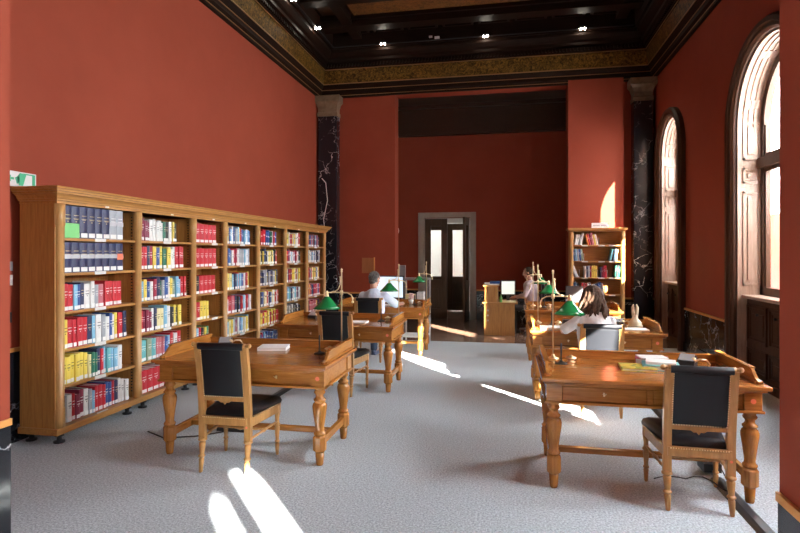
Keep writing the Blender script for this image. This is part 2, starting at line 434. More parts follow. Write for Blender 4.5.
b.build('gilt_bead', None, cor)
b = MB(); b.mat(M['cdark'])
k = XL + .26
while k < XR - .27:
    b.box(k, k + .035, YB - .27, YB - .23, 5.75, 5.81); k += .07
k = YN1 + .3
while k < YB - .27:
    b.box(XL + .23, XL + .27, k, k + .035, 5.75, 5.81); b.box(XR - .27, XR - .23, k, k + .035, 5.75, 5.81); k += .07
b.build('dentil_row', None, cor)
cx0, cx1, cy0, cy1 = XL + .47, XR - .47, YN1 + .47, YB - .47
struct(box('ceiling', XL - .3, XR + .4, YN0, YB + .4, 6.42, 6.5, M['cdark']))
struct(box('ceiling_near', XL - .3, XR + .4, -7.2, YN0, 5.3, 5.4, M['plaster']))
b = MB(); b.mat(M['cdark'])
# beams across, carved coffers and gilded marquetry panels
ny = 4; pitch = 2.1
yb = [cy1 - .62 - k * pitch for k in range(ny + 1)]
for yy in yb:
    b.box(cx0, cx1, yy - .14, yy + .14, 6.20, 6.42); b.box(cx0, cx1, yy - .2, yy + .2, 6.32, 6.42)
for yy in yb:
    b.box(cx0, cx1, yy - 1.28, yy - 1.04, 6.22, 6.42)
for xx in (cx0 + .55, cx1 - .25):
    b.box(xx - .1, xx + .1, cy0, cy1, 6.24, 6.42)
cb = struct(b.build('trim_21'))
b = MB(); b.mat(M['gold_panel'])
for yy in yb[:ny]: b.box(cx0 + .72, cx1 - .42, yy - .96, yy - .24, 6.37, 6.41)
b.build('marquetry_panel', None, cb)
b = MB()
for yy in yb[:ny]:
    base = cy1 if yy == yb[0] else yy + .8
    n = 8; step = (cx1 - cx0 - .3) / n
    for k in range(n):
        xa, xb = cx0 + .15 + k * step + .1, cx0 + .15 + (k + 1) * step - .1
        y0, y1 = yy + .26, yy + .55
        b.mat(M['cdark'])
        for q in ((xa - .05, xb + .05, y0 - .04, y0), (xa - .05, xb + .05, y1, y1 + .04), (xa - .05, xa, y0, y1), (xb, xb + .05, y0, y1)): b.box(*q, 6.34, 6.42)
        b.mat(M['carved']); b.box(xa, xb, y0, y1, 6.385, 6.41)
    for xa in (cx0 + .08, ):
        b.mat(M['carved']); b.box(xa, xa + .32, yy - .9, yy - .3, 6.385, 6.41)
b.build('carved_panel', None, cb)
# track and spotlights
tr = MB(); tr.box(cx0 + .02, cx1 - .02, cy1 - .035, cy1 - .01, 6.08, 6.10); tr.box(cx0 + .01, cx0 + .035, 5.0, cy1, 6.08, 6.10)
tag(tr.build('light_track', M['black']), 'thin grey light track along the dark cornice edge', 'track')
spots = [(-2.6, cy1 - .05, 'twin spotlight on the far cornice track, nearest the left corner'), (-.45, cy1 - .05, 'twin spotlight on the far cornice track, at the middle'),
         (1.45, cy1 - .05, 'twin spotlight on the far cornice track, towards the right corner'), (cx0 + .05, 10.35, 'twin spotlight on the left cornice track, nearest the far corner'), (cx0 + .05, 9.1, 'twin spotlight on the left cornice track at the top picture edge')]
for x, y_, lab in spots:
    t = thing('ceiling_spotlight', (x, y_, 6.10), lab, 'spotlight', 'twin spotlights on the cornice track')
    MB().box(-.06, .06, -.03, .03, -.02, .03).build('lamp_body', M['black'], t, .005)
    MB().ball((-.035, -.02, -.03), .022).build('bulb', M['bulb'], t); MB().ball((.035, -.02, -.03), .022).build('bulb', M['bulb'], t)
t = tag(MB().box(-1.5, -1.4, cy1 - .06, cy1 - .02, 6.10, 6.15).box(-1.62, -1.55, cy1 - .06, cy1 - .02, 6.14, 6.17).build('sensor_box', M['offwhite']), 'small pale boxes on the far cornice track beside the middle spotlight', 'sensor')
# alcove ceiling with dark panelled frieze
b = MB(); b.mat(M['dark'])
b.box(XL, XR, YB + .38, YD + .25, 5.28, 5.4)
b.box(XL, XR, YD - .10, YD, 4.62, 5.3); b.box(XL, XR, YD - .16, YD, 4.55, 4.64); b.box(XL, XR, YD - .2, YD, 5.2, 5.3)
struct(b.build('ceiling_alcove'))

# ---------------------------------------------- door with stone surround and the lobby behind
m = MB()
for e, pr in ((.13, .04), (.09, .06), (.04, .045)):
    m.box(dx0 - e, dx0, YD - pr, YD, 0, dz + e); m.box(dx1, dx1 + e, YD - pr, YD, 0, dz + e); m.box(dx0, dx1, YD - pr, YD, dz, dz + e)
m.box(dx0, dx0 + .02, YD, YD + .25, 0, dz); m.box(dx1 - .02, dx1, YD, YD + .25, 0, dz)
struct(m.build('trim_22', M['grey_stone'], None, .006))
def door_leaf(parent, w_, h_, name='door_frame'):
    m = MB(); s = .15
    m.box(0, s, -.025, .025, .02, h_); m.box(w_ - s, w_, -.025, .025, .02, h_); m.box(s, w_ - s, -.025, .025, h_ - .18, h_)
    m.box(s, w_ - s, -.025, .025, .82, .98); m.box(s, w_ - s, -.025, .025, .02, .25); m.box(s, w_ - s, -.012, .012, .25, .82)
    m.box(s + .06, w_ - s - .06, -.02, .02, .31, .76)
    m.build(name, M['doorw'], parent, .004)
    MB().box(s, w_ - s, -.004, .004, .98, h_ - .18).build('pane', M['glass'], parent)
d1 = bpy.data.objects.new('door_1', None); col.objects.link(d1); struct(d1); d1.location = (dx0 + .02, YD + .12, 0); door_leaf(d1, .56, dz - .02)
d2 = bpy.data.objects.new('door_2', None); col.objects.link(d2); struct(d2); d2.location = (dx1 - .03, YD + .10, 0); d2.rotation_euler = (0, 0, R(97)); door_leaf(d2, .56, dz - .02)
d2.location = (dx1 - .05, YD + .02, 0); d2.rotation_euler = (0, 0, R(262))
MB().tube([(.49, -.03, 1.15), (.49, -.075, 1.15), (.40, -.075, 1.15)], .01).box(.47, .51, -.03, -.024, 1.05, 1.25).build('door_handle', M['brass'], d2)
# lobby and second double door
YE = 15.6
m = MB(); m.box(-3.2, -3.0, YD + .25, YE, 0, 3.2); m.box(.2, .4, YD + .25, YE, 0, 3.2)
m.box(-3.2, -2.35, YE, YE + .2, 0, 3.2); m.box(-1.05, .4, YE, YE + .2, 0, 3.2); m.box(-2.35, -1.05, YE, YE + .2, 2.5, 3.2)
struct(m.build('wall_lobby', M['plaster'])); struct(box('ceiling_lobby', -3.2, .4, YD + .25, 19.2, 3.2, 3.3, M['plaster']))
struct(box('floor_lobby', -3.6, .8, 15.1, 19.2, -.1, 0, M['stone_floor']))
m = MB(); m.box(-3.6, -3.4, YE + .2, 19, 0, 3.2); m.box(.6, .8, YE + .2, 19, 0, 3.2); m.box(-3.6, .8, 19, 19.2, 0, 3.2); m.box(-3.6, -3.2, YE, YE + .2, 0, 3.2); m.box(.4, .8, YE, YE + .2, 0, 3.2)
struct(m.build('wall_hall', M['plaster']))
for k, xx in ((3, -2.34), (4, -1.70)):
    d = bpy.data.objects.new('door_%d' % k, None); col.objects.link(d); struct(d); d.location = (xx, YE + .1, 0); door_leaf(d, .63, 2.48)
for (x, y_, e) in ((-1.5, 14.7, 1.0), (-1.5, 17.4, .9)):
    l = bpy.data.lights.new('hall fill', 'AREA'); l.shape = 'DISK'; l.size = .5; l.energy = e; l.color = (1, .93, .82)  # added area light without a fixture, brightens the panes of the glass doors
    o = bpy.data.objects.new('hall_fill_light', l); col.objects.link(o); o.location = (x, y_, 3.15)
tb = thing('wooden_bench', (-1.75, 17.6, 0), 'small brown wooden table seen through the glass doors', 'table')
MB().box(-.5, .5, -.25, .25, .72, .76).build('tabletop', M['deskx'], tb)
for sx in (-.45, .45):
    for sy in (-.2, .2): MB().box(sx - .025, sx + .025, sy - .025, sy + .025, 0, .72).build('leg', M['deskx'], tb)

# ---------------------------------------------- desks
def ogee_side(z0, L):
    return [(0, z0), (.0, z0 + .015), (.05, z0 + .028), (.085, z0 + .055), (.12, z0 + .085), (L, z0 + .085), (L, z0)]
def make_desk(loc, label, lw=1.28):
    T = thing('writing_desk', loc, label, 'desk', 'wooden reading desks')
    # origin: centre between the legs on the floor; front is -Y
    hx, hy = lw / 2, .31
    m = MB(); m.box(-hx - .09, hx + .09, -hy - .12, hy + .12, .752, .78); m.box(-hx - .07, hx + .07, -hy - .10, hy + .10, .735, .752)
    m.build('tabletop', M['desktop'], T, .007)
    m = MB(); a = .055
    m.box(-hx - a, -hx + a, -hy - a, -hy + a, .60, .735); m.box(hx - a, hx + a, -hy - a, -hy + a, .60, .735)
    m.box(-hx - a, -hx + a, hy - a, hy + a, .60, .735); m.box(hx - a, hx + a, hy - a, hy + a, .60, .735)
    m.box(-hx + a, hx - a, hy - .02, hy + .045, .60, .735)
    m.box(-hx - .045, -hx + .02, -hy + a, hy - a, .60, .735); m.box(hx - .02, hx + .045, -hy + a, hy - a, .60, .735)
    m.box(-hx + a, hx - a, -hy - .045, -hy + .01, .712, .735)
    m.box(-hx - a - .012, hx + a + .012, -hy - a - .012, -hy + a, .595, .612)
    m.box(-hx - a - .012, -hx + a, -hy - a, hy + a + .01, .595, .612); m.box(hx - a, hx + a + .012, -hy - a, hy + a + .01, .595, .612)
    m.box(-hx - .05, hx + .05, -.03, hy, .60, .62) if False else None
    m.box(-.02, .02, -hy - .046, -hy, .612, .712)
    m.build('apron', M['deskx'], T, .003)
    for s in (-1, 1):
        x0, x1 = sorted((s * .022, s * (hx - a - .003)))
        d = MB().box(x0, x1, -hy - .04, -hy + .3, .615, .710).build('drawer', M['deskx'], T, .003)
        xm = (x0 + x1) / 2
        h = MB().box(xm - .006, xm + .006, -hy - .043, -hy - .04, .655, .68); h.tube([(xm, -hy - .043, .672), (xm, -hy - .06, .672)], .004, 6)
        h.tube([(xm - .012, -hy - .06, .676), (xm, -hy - .062, .668), (xm + .012, -hy - .06, .676)], .003, 6)
        h.build('keyhole_plate', M['brass'], d)
    leg = [(.026, 0), (.030, .012), (.036, .105), (.030, .11), (.030, .115)]
    for sx in (-1, 1):
        for sy in (-1, 1):
            m = MB(); c = (sx * hx, sy * hy, 0)
            m.lathe([(.024, 0), (.028, .01), (.035, .10)], c)
            m.lathe([(.038, .10), (.052, .115), (.052, .215), (.040, .23)], c, 8)
            m.lathe([(.040, .23), (.046, .238), (.046, .25), (.038, .256), (.034, .27), (.036, .30), (.046, .37), (.055, .43), (.056, .455), (.050, .475), (.036, .488), (.046, .494), (.048, .505), (.036, .515),
                     (.030, .525), (.030, .54), (.042, .552), (.045, .562), (.036, .575), (.040, .585), (.050, .60)], c, 20)
            m.build('leg', M['deskz'], T)
    for s in (-1, 1): MB().box(s * hx - .017, s * hx + .017, -hy + .045, hy - .045, .135, .195).build('side_stretcher', M['desky'], T, .004)
    MB().box(-hx + .017, hx - .017, -.025, .025, .145, .185).build('stretcher', M['deskx'], T, .004)
    # gallery
    for s in (-1, 1):
        xo = s * (hx + .045)
        m = MB(); y0 = -hy - .045; L = 2 * hy + .13
        m.prism([(y0 + u, v) for u, v in ogee_side(.78, L)], 'X', xo - .011, xo + .011)
        m.box(xo - .02, xo + .02, y0 + .115, y0 + L, .862, .872)
        m.box(xo - .024, xo + .024, y0 + .01, y0 + L, .78, .797)
        m.build('side_gallery', M['desky'], T, .002)
    m = MB(); yg = hy + .075
    m.box(-hx - .03, hx + .03, yg - .011, yg + .011, .78, .835); m.box(-hx - .034, hx + .034, yg - .02, yg + .02, .833, .843); m.box(-hx - .03, hx + .03, yg - .024, yg + .024, .78, .795)
    m.build('back_gallery', M['deskx'], T, .002)
    m = MB().lathe([(.017, 0), (.017, .002)], (0, 0, 0), 16, Matrix.Translation((hx, -hy - a - .0005, .672)) @ Matrix.Rotation(R(90), 4, 'X'))
    m.build('inventory_sticker', M['orange'], T)
    return T
DL = [(-2.06, 4.34), (-2.02, 6.62), (-2.0, 8.92)]
DR = [(.93, 4.27), (.94, 6.62), (.95, 8.9)]
dlab = ['wooden reading desk nearest on the left, holding one flat white book', 'middle wooden reading desk of the left row, in front of the seated man', 'wooden reading desk in the left row where the man sits at a screen',
        'wooden reading desk nearest on the right with books and a black box', 'wooden reading desk on the right where the long-haired woman sits', 'farthest wooden desk of the right row, behind the seated woman']
desk0 = make_desk((DL[0][0], DL[0][1], 0), dlab[0])
for k in (1, 2): copy_tree(desk0, (DL[k][0], DL[k][1], 0), 0, dlab[k])
for k in range(3):
    d = copy_tree(desk0, (DR[k][0], DR[k][1], 0), 0, dlab[3 + k]); d.scale = (.965, 1, 1)

# ---------------------------------------------- chairs
def make_chair(loc, label):
    T = thing('reading_chair', loc, label, 'chair', 'wooden chairs with black leather')
    # rear feet at y=0, front is +Y
    wr, wf, dp = .183, .225, .45
    def post(s):
        m = MB(); x = s * wr
        pts = [(.25, .0), (.45, .0), (.60, -.012), (.78, -.035), (.945, -.065)]
        w_, t = .025, .019
        rs = [[m.bm.verts.new((x + a * w_, y_ + .03 + b * t, z)) for a, b in ((-1, -1), (1, -1), (1, 1), (-1, 1))] for z, y_ in pts]
        for a, b in zip(rs, rs[1:]):
            for k in range(4): m.face([a[k], a[(k + 1) % 4], b[(k + 1) % 4], b[k]])
        m.face(rs[0]); m.face(rs[-1])
        lean = Matrix.Identity(4); lean[1][2] = .12; lean[1][3] = -.0
        m.lathe([(.010, 0), (.014, .005), (.021, .10), (.014, .108), (.026, .115), (.026, .125), (.017, .132), (.026, .215), (.018, .225), (.033, .233), (.033, .245), (.020, .255)], (x, 0, 0), 14, lean)
        m.build('rear_leg', M['chair'], T, .002)
    for s in (-1, 1):
        post(s)
        f = MB(); x = s * wf
        f.lathe([(.009, 0), (.012, .005), (.018, .09), (.012, .098), (.021, .106), (.021, .114), (.014, .122), (.021, .22), (.015, .232), (.025, .24), (.025, .25), (.018, .26), (.016, .29), (.024, .34)], (x, dp, 0), 14)
        f.box(x - .021, x + .021, dp - .021, dp + .021, .335, .41)
        f.build('front_leg', M['chair'], T)
        g = MB(); z = .955; g.tube([(s * (wr - .02), -.035, z), (s * (wr + .008), -.035, z)], .017, 12); g.tube([(s * (wr + .008), -.035, z), (s * (wr + .032), -.035, z)], .013, 12); g.ball((s * (wr + .036), -.035, z), .018)
        g.build('finial', M['chair'], T)
        q = MB(); a, b = Vector((s * wr, .05, .25)), Vector((s * wf, dp - .01, .27)); n = 12
        q.tube([a + (b - a) * k / n for k in range(n + 1)], [.008, .008, .009, .012, .008, .01, .017, .01, .008, .012, .009, .008, .008], 8)
        q.build('side_stretcher', M['chair'], T)
    q = MB(); n = 16; ft = [.008] * 17; ft[3] = ft[13] = .014; ft[8] = .018; ft[7] = ft[9] = .012
    q.tube([Vector((-.2 + .4 * k / n, .26, .262)) for k in range(n + 1)], ft, 8); q.build('cross_stretcher', M['chair'], T)
    m = MB()
    def rail(x0, y0, x1, y1, z0, z1, t=.018):
        d = Vector((x1 - x0, y1 - y0, 0)).normalized(); n_ = Vector((-d.y, d.x, 0)) * t
        A, B = Vector((x0, y0, 0)), Vector((x1, y1, 0))
        vs = [m.bm.verts.new(p + Vector((0, 0, z))) for z in (z0, z1) for p in (A - n_, B - n_, B + n_, A + n_)]
        for q_ in ((0, 3, 2, 1), (4, 5, 6, 7), (0, 1, 5, 4), (1, 2, 6, 5), (2, 3, 7, 6), (3, 0, 4, 7)): m.face([vs[i] for i in q_])
    rail(-wr, .02, wr, .02, .36, .42); rail(-wf, dp, wf, dp, .345, .41); rail(-wr, .03, -wf, dp, .345, .41); rail(wr, .03, wf, dp, .345, .41)
    m.build('seat_frame', M['chair'], T, .002)
    m = MB()
    def loop(e, z): return [m.bm.verts.new((x, y_, z)) for x, y_ in ((-wr + .02 + e, .035 + e), (wr - .02 - e, .035 + e), (wf + .022 - e, dp + .03 - e), (-wf - .022 + e, dp + .03 - e))]
    rs = [loop(0, .405), loop(-.006, .435), loop(.004, .462), loop(.035, .482), loop(.11, .492)]
    for a, b in zip(rs, rs[1:]):
        for k in range(4): m.face([a[k], a[(k + 1) % 4], b[(k + 1) % 4], b[k]], True)
    m.face(rs[-1], True); m.face(rs[0])
    m.build('seat', M['leather'], T, .006)
    m = MB(); z0, z1 = .565, .94
    def yb_(z): return .03 + (-.065) * ((z - .45) / .5) ** 1.3 if z > .45 else .03
    n = 8; rs = []
    for k in range(n + 1):
        z = z0 + (z1 - z0) * k / n; yc = yb_(z)
        rs.append([m.bm.verts.new((x, yc + d, z)) for x, d in ((-wr + .019, -.012), (0, -.02), (wr - .019, -.012), (wr - .019, .012), (0, .03), (-wr + .019, .012))])
    for a, b in zip(rs, rs[1:]):
        for k in range(6): m.face([a[k], a[(k + 1) % 6], b[(k + 1) % 6], b[k]], True)
    m.face(rs[0]); m.face(rs[-1])
    m.tube([(-wr + .005, yb_(.945) - .004, .945), (wr - .005, yb_(.945) - .004, .945)], .026, 14)
    m.build('backrest', M['leather'], T, .003)
    m = MB(); m.box(-wr + .015, wr - .015, .010, .038, .535, .568)
    m.prism([(-.05, .536), (-.03, .519), (-.012, .523), (0, .504), (.012, .523), (.03, .519), (.05, .536)], 'Y', .016, .036)
    m.build('lower_back_rail', M['chair'], T, .002)
    m = MB()
    def stud(x, y_, z): m.box(x - .0035, x + .0035, y_ - .003, y_ + .003, z - .0035, z + .0035)
    for s in (-1, 1):
        for k in range(24):
            z = .572 + k * .0155; stud(s * (wr - .024), yb_(z) - .0145, z)
    for k in range(21): stud(-.15 + k * .015, yb_(.572) - .0215, .572)
    for k in range(23): stud(-.165 + k * .015, .001, .415)
    for s in (-1, 1):
        for k in range(26):
            t = k / 25; stud(s * (wr + .018 + t * (wf - wr)), .04 + t * (dp - .03), .415)
    m.build('nail_trim', M['brass'], T)
    return T
chlab = ['black leather wooden chair nearest on the left, with a foot in the sun', 'black leather wooden chair at the middle left desk, behind the nearest green lamp', 'wooden chair the man in the pale blue shirt sits on',
         'black leather wooden chair nearest on the right, studded edges facing out', 'wooden chair the long-haired woman sits on, sun streak on its back']
ch0 = make_chair((-2.055, 3.72, 0), chlab[0])
MB().lathe([(.009, 0), (.009, .002)], (0, 0, 0), 14, Matrix.Translation((.18, .0065, .35)) @ Matrix.Rotation(R(90), 4, 'X')).build('inventory_sticker', M['orange'], ch0)
copy_tree(ch0, (-1.93, 6.02, 0), R(-4), chlab[1]); copy_tree(ch0, (-2.05, 7.98, 0), R(2), chlab[2])
copy_tree(ch0, (1.175, 3.73, 0), R(-2), chlab[3]).scale = (1, 1, .955); copy_tree(ch0, (.91, 5.73, 0), 0, chlab[4]).scale = (1, 1, .96)

# ---------------------------------------------- green desk lamps
def make_lamp(loc, label, H=.70):
    T = thing('desk_lamp', loc, label, 'lamp', 'brass desk lamps with green shades')
    MB().lathe([(.045, 0), (.045, .006), (.03, .012), (.014, .02), (.010, .035), (.0, .036)], (0, 0, 0), 20).build('lamp_base', M['brass'], T)
    MB().lathe([(.006, .02), (.006, H - .02), (.010, H - .015), (.007, H - .005), (.011, H + .004), (.0, H + .015)], (0, 0, 0), 12).build('pole', M['brass'], T)
    A = H - .20   # arm height; arm goes to -X and carries the shade
    m = MB(); m.tube([(-.09, 0, A), (-.06, 0, A + .002), (0, 0, A), (.05, 0, A - .002), (.085, 0, A - .02), (.10, 0, A - .05), (.10, 0, A - .075)], .0055, 8)
    m.tube([(-.012, 0, A + .13), (-.014, 0, A + .07), (-.03, 0, A + .03), (-.055, 0, A + .012), (-.09, 0, A + .006)], .005, 8)
    m.ball((.10, 0, A - .082), .011); m.ball((-.012, 0, A + .135), .009); m.lathe([(.014, A - .018), (.014, A + .018)], (0, 0, 0), 12)
    m.build('arm', M['brass'], T)
    sx = -.13
    MB().lathe([(.014, A - .045), (.017, A - .03), (.012, A - .012), (.016, A - .004), (.008, A + .012), (.0, A + .018)], (sx, 0, 0), 14).tube([(sx, 0, A), (-.085, 0, A)], .006).build('shade_holder', M['brass'], T)
    m = MB(); n = 32
    out = [(.024, A - .035), (.030, A - .045), (.095, A - .115), (.124, A - .142)]; inn = [(.120, A - .142), (.090, A - .115), (.024, A - .047), (.018, A - .04)]
    rs = [[m.bm.verts.new((sx + r * math.cos(2 * math.pi * k / n), r * math.sin(2 * math.pi * k / n), z)) for k in range(n)] for r, z in out + inn]
    for a, b in zip(rs, rs[1:] + [rs[0]]):
        for k in range(n): m.face([a[k], a[(k + 1) % n], b[(k + 1) % n], b[k]], True)
    m.build('lamp_shade', M['green'], T)
    MB().ball((sx, 0, A - .085), .022).lathe([(.012, A - .07), (.012, A - .035)], (sx, 0, 0), 10).build('bulb', M['offwhite'], T)
    return T
lamps = [(-1.44, 4.66, .04), (-1.38, 6.95, 0.0), (-1.36, 9.25, 0.05), (.355, 4.58, -.05), (.36, 6.93, -.02), (.40, 9.2, 0)]
llab = ['green shaded brass lamp on the nearest left desk', 'green shaded brass lamp in front of the man in pale blue', 'green shaded brass lamp at the far left desk, before the door',
        'green shaded brass lamp nearest on the right, beside the long-haired woman', 'middle green shaded brass lamp of the right row', 'farthest green shaded brass lamp of the right row']
lamp0 = make_lamp((lamps[0][0], lamps[0][1], .78), llab[0])
lrz = [R(6), R(-5), R(-8), R(186), R(190), R(188)]
lamp0.rotation_euler = (0, 0, lrz[0])
for k in range(1, 6): copy_tree(lamp0, (lamps[k][0], lamps[k][1], .78), lrz[k], llab[k])

# black spike stands and brass dishes beside each lamp
sp_where = ['by the nearest left lamp', 'by the lamp before the man', 'by the far left lamp', 'by the nearest right lamp', 'by the middle right lamp', 'by the farthest right lamp']
sp0 = None
for k, (x, y_) in enumerate([(-1.56, 4.42), (-1.56, 6.72), (-1.52, 9.0), (.40, 4.37), (.50, 6.66), (.56, 8.95)]):
    if not sp0:
        sp0 = thing('spike_stand', (x, y_, .78), 'black round-footed spike stand ' + sp_where[k], 'stand', 'black spike stands on the desks')
        MB().lathe([(.045, 0), (.045, .008), (.03, .012), (.012, .02), (.008, .03)], (0, 0, 0), 20).build('stand_base', M['black'], sp0)
        MB().lathe([(.006, .02), (.007, .15), (.002, .16)], (0, 0, 0), 10).build('rod', M['black'], sp0)
        br0 = thing('brass_dish', (x + .07, y_ + .06, .78), 'small round brass dish ' + sp_where[k], 'dish', 'brass dishes on the desks')
        MB().lathe([(.030, 0), (.034, .006), (.020, .014), (.026, .022), (.040, .03), (.043, .038), (.02, .046), (.008, .056)], (0, 0, 0), 20).build('bowl', M['brass'], br0)
    else:
        copy_tree(sp0, (x, y_, .78), 0, 'black round-footed spike stand ' + sp_where[k])
        copy_tree(br0, (x + (.07 if k < 3 else .08), y_ + .07, .78), 0, 'small round brass dish ' + sp_where[k])

# ---------------------------------------------- books
def unit_book(mat, style):
    m = MB(); m.mat(mat)
    # spine at x=0 facing +X, body goes to -X ; thickness along Y centred ; z 0..1
    m.box(-1, -.02, -.5, -.44, 0, 1); m.box(-1, -.02, .44, .5, 0, 1)
    n = 5; pr = [(-.02, -.5)] + [(-.02 + .03 * math.sin(math.pi * k / n), -.5 + k / n) for k in range(1, n)] + [(-.02, .5), (-.05, .5), (-.05, -.5)]
    m.prism([(a, b) for a, b in pr], 'Z', 0, 1)
    m.mat(M['white']); m.box(-.97, -.05, -.44, .44, .015, .975)
    if style != 'plain':
        tc = {'gold': M['goldtext'], 'white': M['white'], 'dark': M['black']}[style]
        m.mat(tc)
        for z0, z1, w_ in ((.70, .72, .30), (.60, .615, .34), (.575, .59, .25), (.50, .53, .08)): m.box(.008, .014, -w_, w_, z0, z1)
    if False: pass
    bmesh.ops.recalc_face_normals(m.bm, faces=m.bm.faces)
    me = bpy.data.meshes.new('book'); m.bm.to_mesh(me); m.bm.free()
    for x in m.mats: me.materials.append(x)
    return me
BOOKM = {}
def bookmesh(cn, style):
    if (cn, style) not in BOOKM: BOOKM[(cn, style)] = unit_book(BM[cn], style)
    return BOOKM[(cn, style)]
def patch(name, mat, z0, z1, w_=.46, x=.016):
    m = MB(); m.box(.006, x, -w_, w_, z0, z1); bmesh.ops.recalc_face_normals(m.bm, faces=m.bm.faces)
    me = bpy.data.meshes.new(name); m.bm.to_mesh(me); m.bm.free(); me.materials.append(mat); return me
STICK = patch('spine_label', M['white'], .03, .17, .40); BAND = patch('white_band', plain('grey white band', (.5, .5, .52), .6), .46, .60, .495); ORG = patch('orange_sticker', M['orange'], .40, .62, .45)
HUE = {'navy': 'dark blue', 'lightblue': 'light blue', 'crimson': 'dark red', 'maroon': 'wine red', 'cream': 'pale yellow', 'olive': 'grey green', 'pink': 'dusty red'}
ORD = ['first', 'second', 'third', 'fourth', 'fifth', 'sixth', 'seventh', 'eighth', 'ninth', 'tenth', 'eleventh', 'twelfth', 'thirteenth', 'fourteenth', 'fifteenth', 'sixteenth', 'seventeenth', 'eighteenth', 'nineteenth', 'twentieth']
def book(cn, x, y, z, depth, th, h, rz=0, ry=0, style='white', sticker=True, band=False, label='', group='', name='book'):
    o = bpy.data.objects.new(name, bookmesh(cn, style)); col.objects.link(o)
    o.location = (x, y, z); o.rotation_euler = (ry, 0, rz); o.scale = (depth, th, h)
    tag(o, label, 'book', group)
    if sticker:
        s = bpy.data.objects.new('spine_label', STICK); col.objects.link(s); s.parent = o; s['label'] = 'white call-number label'
    if band:
        s = bpy.data.objects.new('white_band', BAND); col.objects.link(s); s.parent = o
    return o
# bookcase geometry
XF, XBk = -3.74, -4.11
PY = [4.05, 5.06, 6.08, 6.84, 7.84, 8.88, 9.92, 10.93]      # pilaster centres
PW = .055
SH = [.145, .48, .79, 1.12, 1.455, 1.76]                      # shelf top heights, bottom to top
bc = thing('bookcase', (XF, 7.5, 0), 'long light oak bookcase filling the left wall with seven bays', 'bookcase')
def bp(name, x0, x1, y0, y1, z0, z1, m, bevel=.003):
    return MB().box(x0 - XF, x1 - XF, y0 - 7.5, y1 - 7.5, z0, z1).build(name, m, bc, bevel)
bp('side_panel', XBk, XF - .02, 4.0, 4.04, .09, 2.08, M['oakz']); bp('side_panel', XBk, XF - .02, 10.94, 10.98, .09, 2.08, M['oakz'])
bp('back_panel', XBk, XBk + .015, 4.04, 10.94, .09, 2.08, M['oakz']).name = 'back_panel'
bp('base_board', XBk, XF + .02, 3.98, 11.0, .085, .14, M['oaky'])
bp('top_board', XBk, XF, 4.0, 10.98, 2.05, 2.10, M['oaky'])
# cornice: stepped profile round front and ends
m = MB(); prof = [(.005, 2.05), (.005, 2.072), (.022, 2.074), (.022, 2.088), (.030, 2.092), (.040, 2.112), (.058, 2.128), (.070, 2.132), (.070, 2.146), (.086, 2.149), (.086, 2.166), (.100, 2.170), (.104, 2.186), (.0, 2.19)]
rs = [[m.bm.verts.new((px - XF, py - 7.5, z)) for px, py in ((XBk, 4.0 - e), (XF + e, 4.0 - e), (XF + e, 10.98 + e), (XBk, 10.98 + e))] for e, z in prof]
for a, b in zip(rs, rs[1:]):
    for k in range(4): m.face([a[k], a[(k + 1) % 4], b[(k + 1) % 4], b[k]])
m.face(rs[-1]); m.face(rs[0]); m.build('cornice', M['oaky'], bc)
for k, py in enumerate(PY):
    m = MB(); c = (-.022, py - 7.5, 0)
    m.lathe([(.046, .14), (.046, .30), (.040, .305), (.040, 1.86), (.046, 1.865), (.046, 2.05)], c, 16); m.build('pilaster', M['pil'], bc)
    if 0 < k < 7:
        d = bp('divider', XBk + .015, XF - .03, py - .012, py + .012, .14, 2.05, M['oakz'], .001)
        q = MB(); zz = .2
        while zz < 2.0:
            for s in (-1, 1):
                q.box(-.085, -.07, py - 7.5 + s * .0120, py - 7.5 + s * .018, zz, zz + .012)
            zz += .032
        q.build('peg_strip', M['black'], d)
for k in range(7):
    y0, y1 = PY[k] + .014, PY[k + 1] - .014
    if k == 0: y0 = 4.04
    if k == 6: y1 = 10.94
    for z in SH[1:]:
        s = bp('shelf', XBk + .015, XF - .02, y0, y1, z - .024, z, M['oaky'], .003)
    for z in SH:
        MB().box(-.02 if z > .2 else .0, -.016 if z > .2 else .004, y0 + .42 - 7.5, y0 + .56 - 7.5, z - .026, z + .004).build('shelf_label', M['offwhite'], bc)
    MB().box(.021, .024, (y0 + y1) / 2 + .0 - 7.5, (y0 + y1) / 2 + .05 - 7.5, 2.056, 2.07).build('bay_label', M['white'], bc)
for k, py in enumerate([4.08] + [v for p in PY[1:7] for v in (p - .12, p + .12)] + [10.85]):
    m = MB(); m.lathe([(.045, 0), (.045, .014), (.02, .02), (.02, .05), (.038, .055), (.038, .09)], (-.05, py - 7.5, 0), 16); m.build('adjustable_foot', M['black'], bc)
MB().lathe([(.045, 0), (.045, .014), (.02, .02), (.02, .05), (.038, .055), (.038, .09)], (-.33, 4.08 - 7.5, 0), 16).build('adjustable_foot', M['black'], bc)

CODE = {'n': 'navy', 'b': 'blue', 'l': 'lightblue', 't': 'teal', 'r': 'red', 'c': 'crimson', 'm': 'maroon', 'w': 'white', 'g': 'grey', 'y': 'yellow', 'e': 'cream', 'v': 'green', 'k': 'black', 'o': 'orange', 'p': 'pink', 'u': 'olive'}
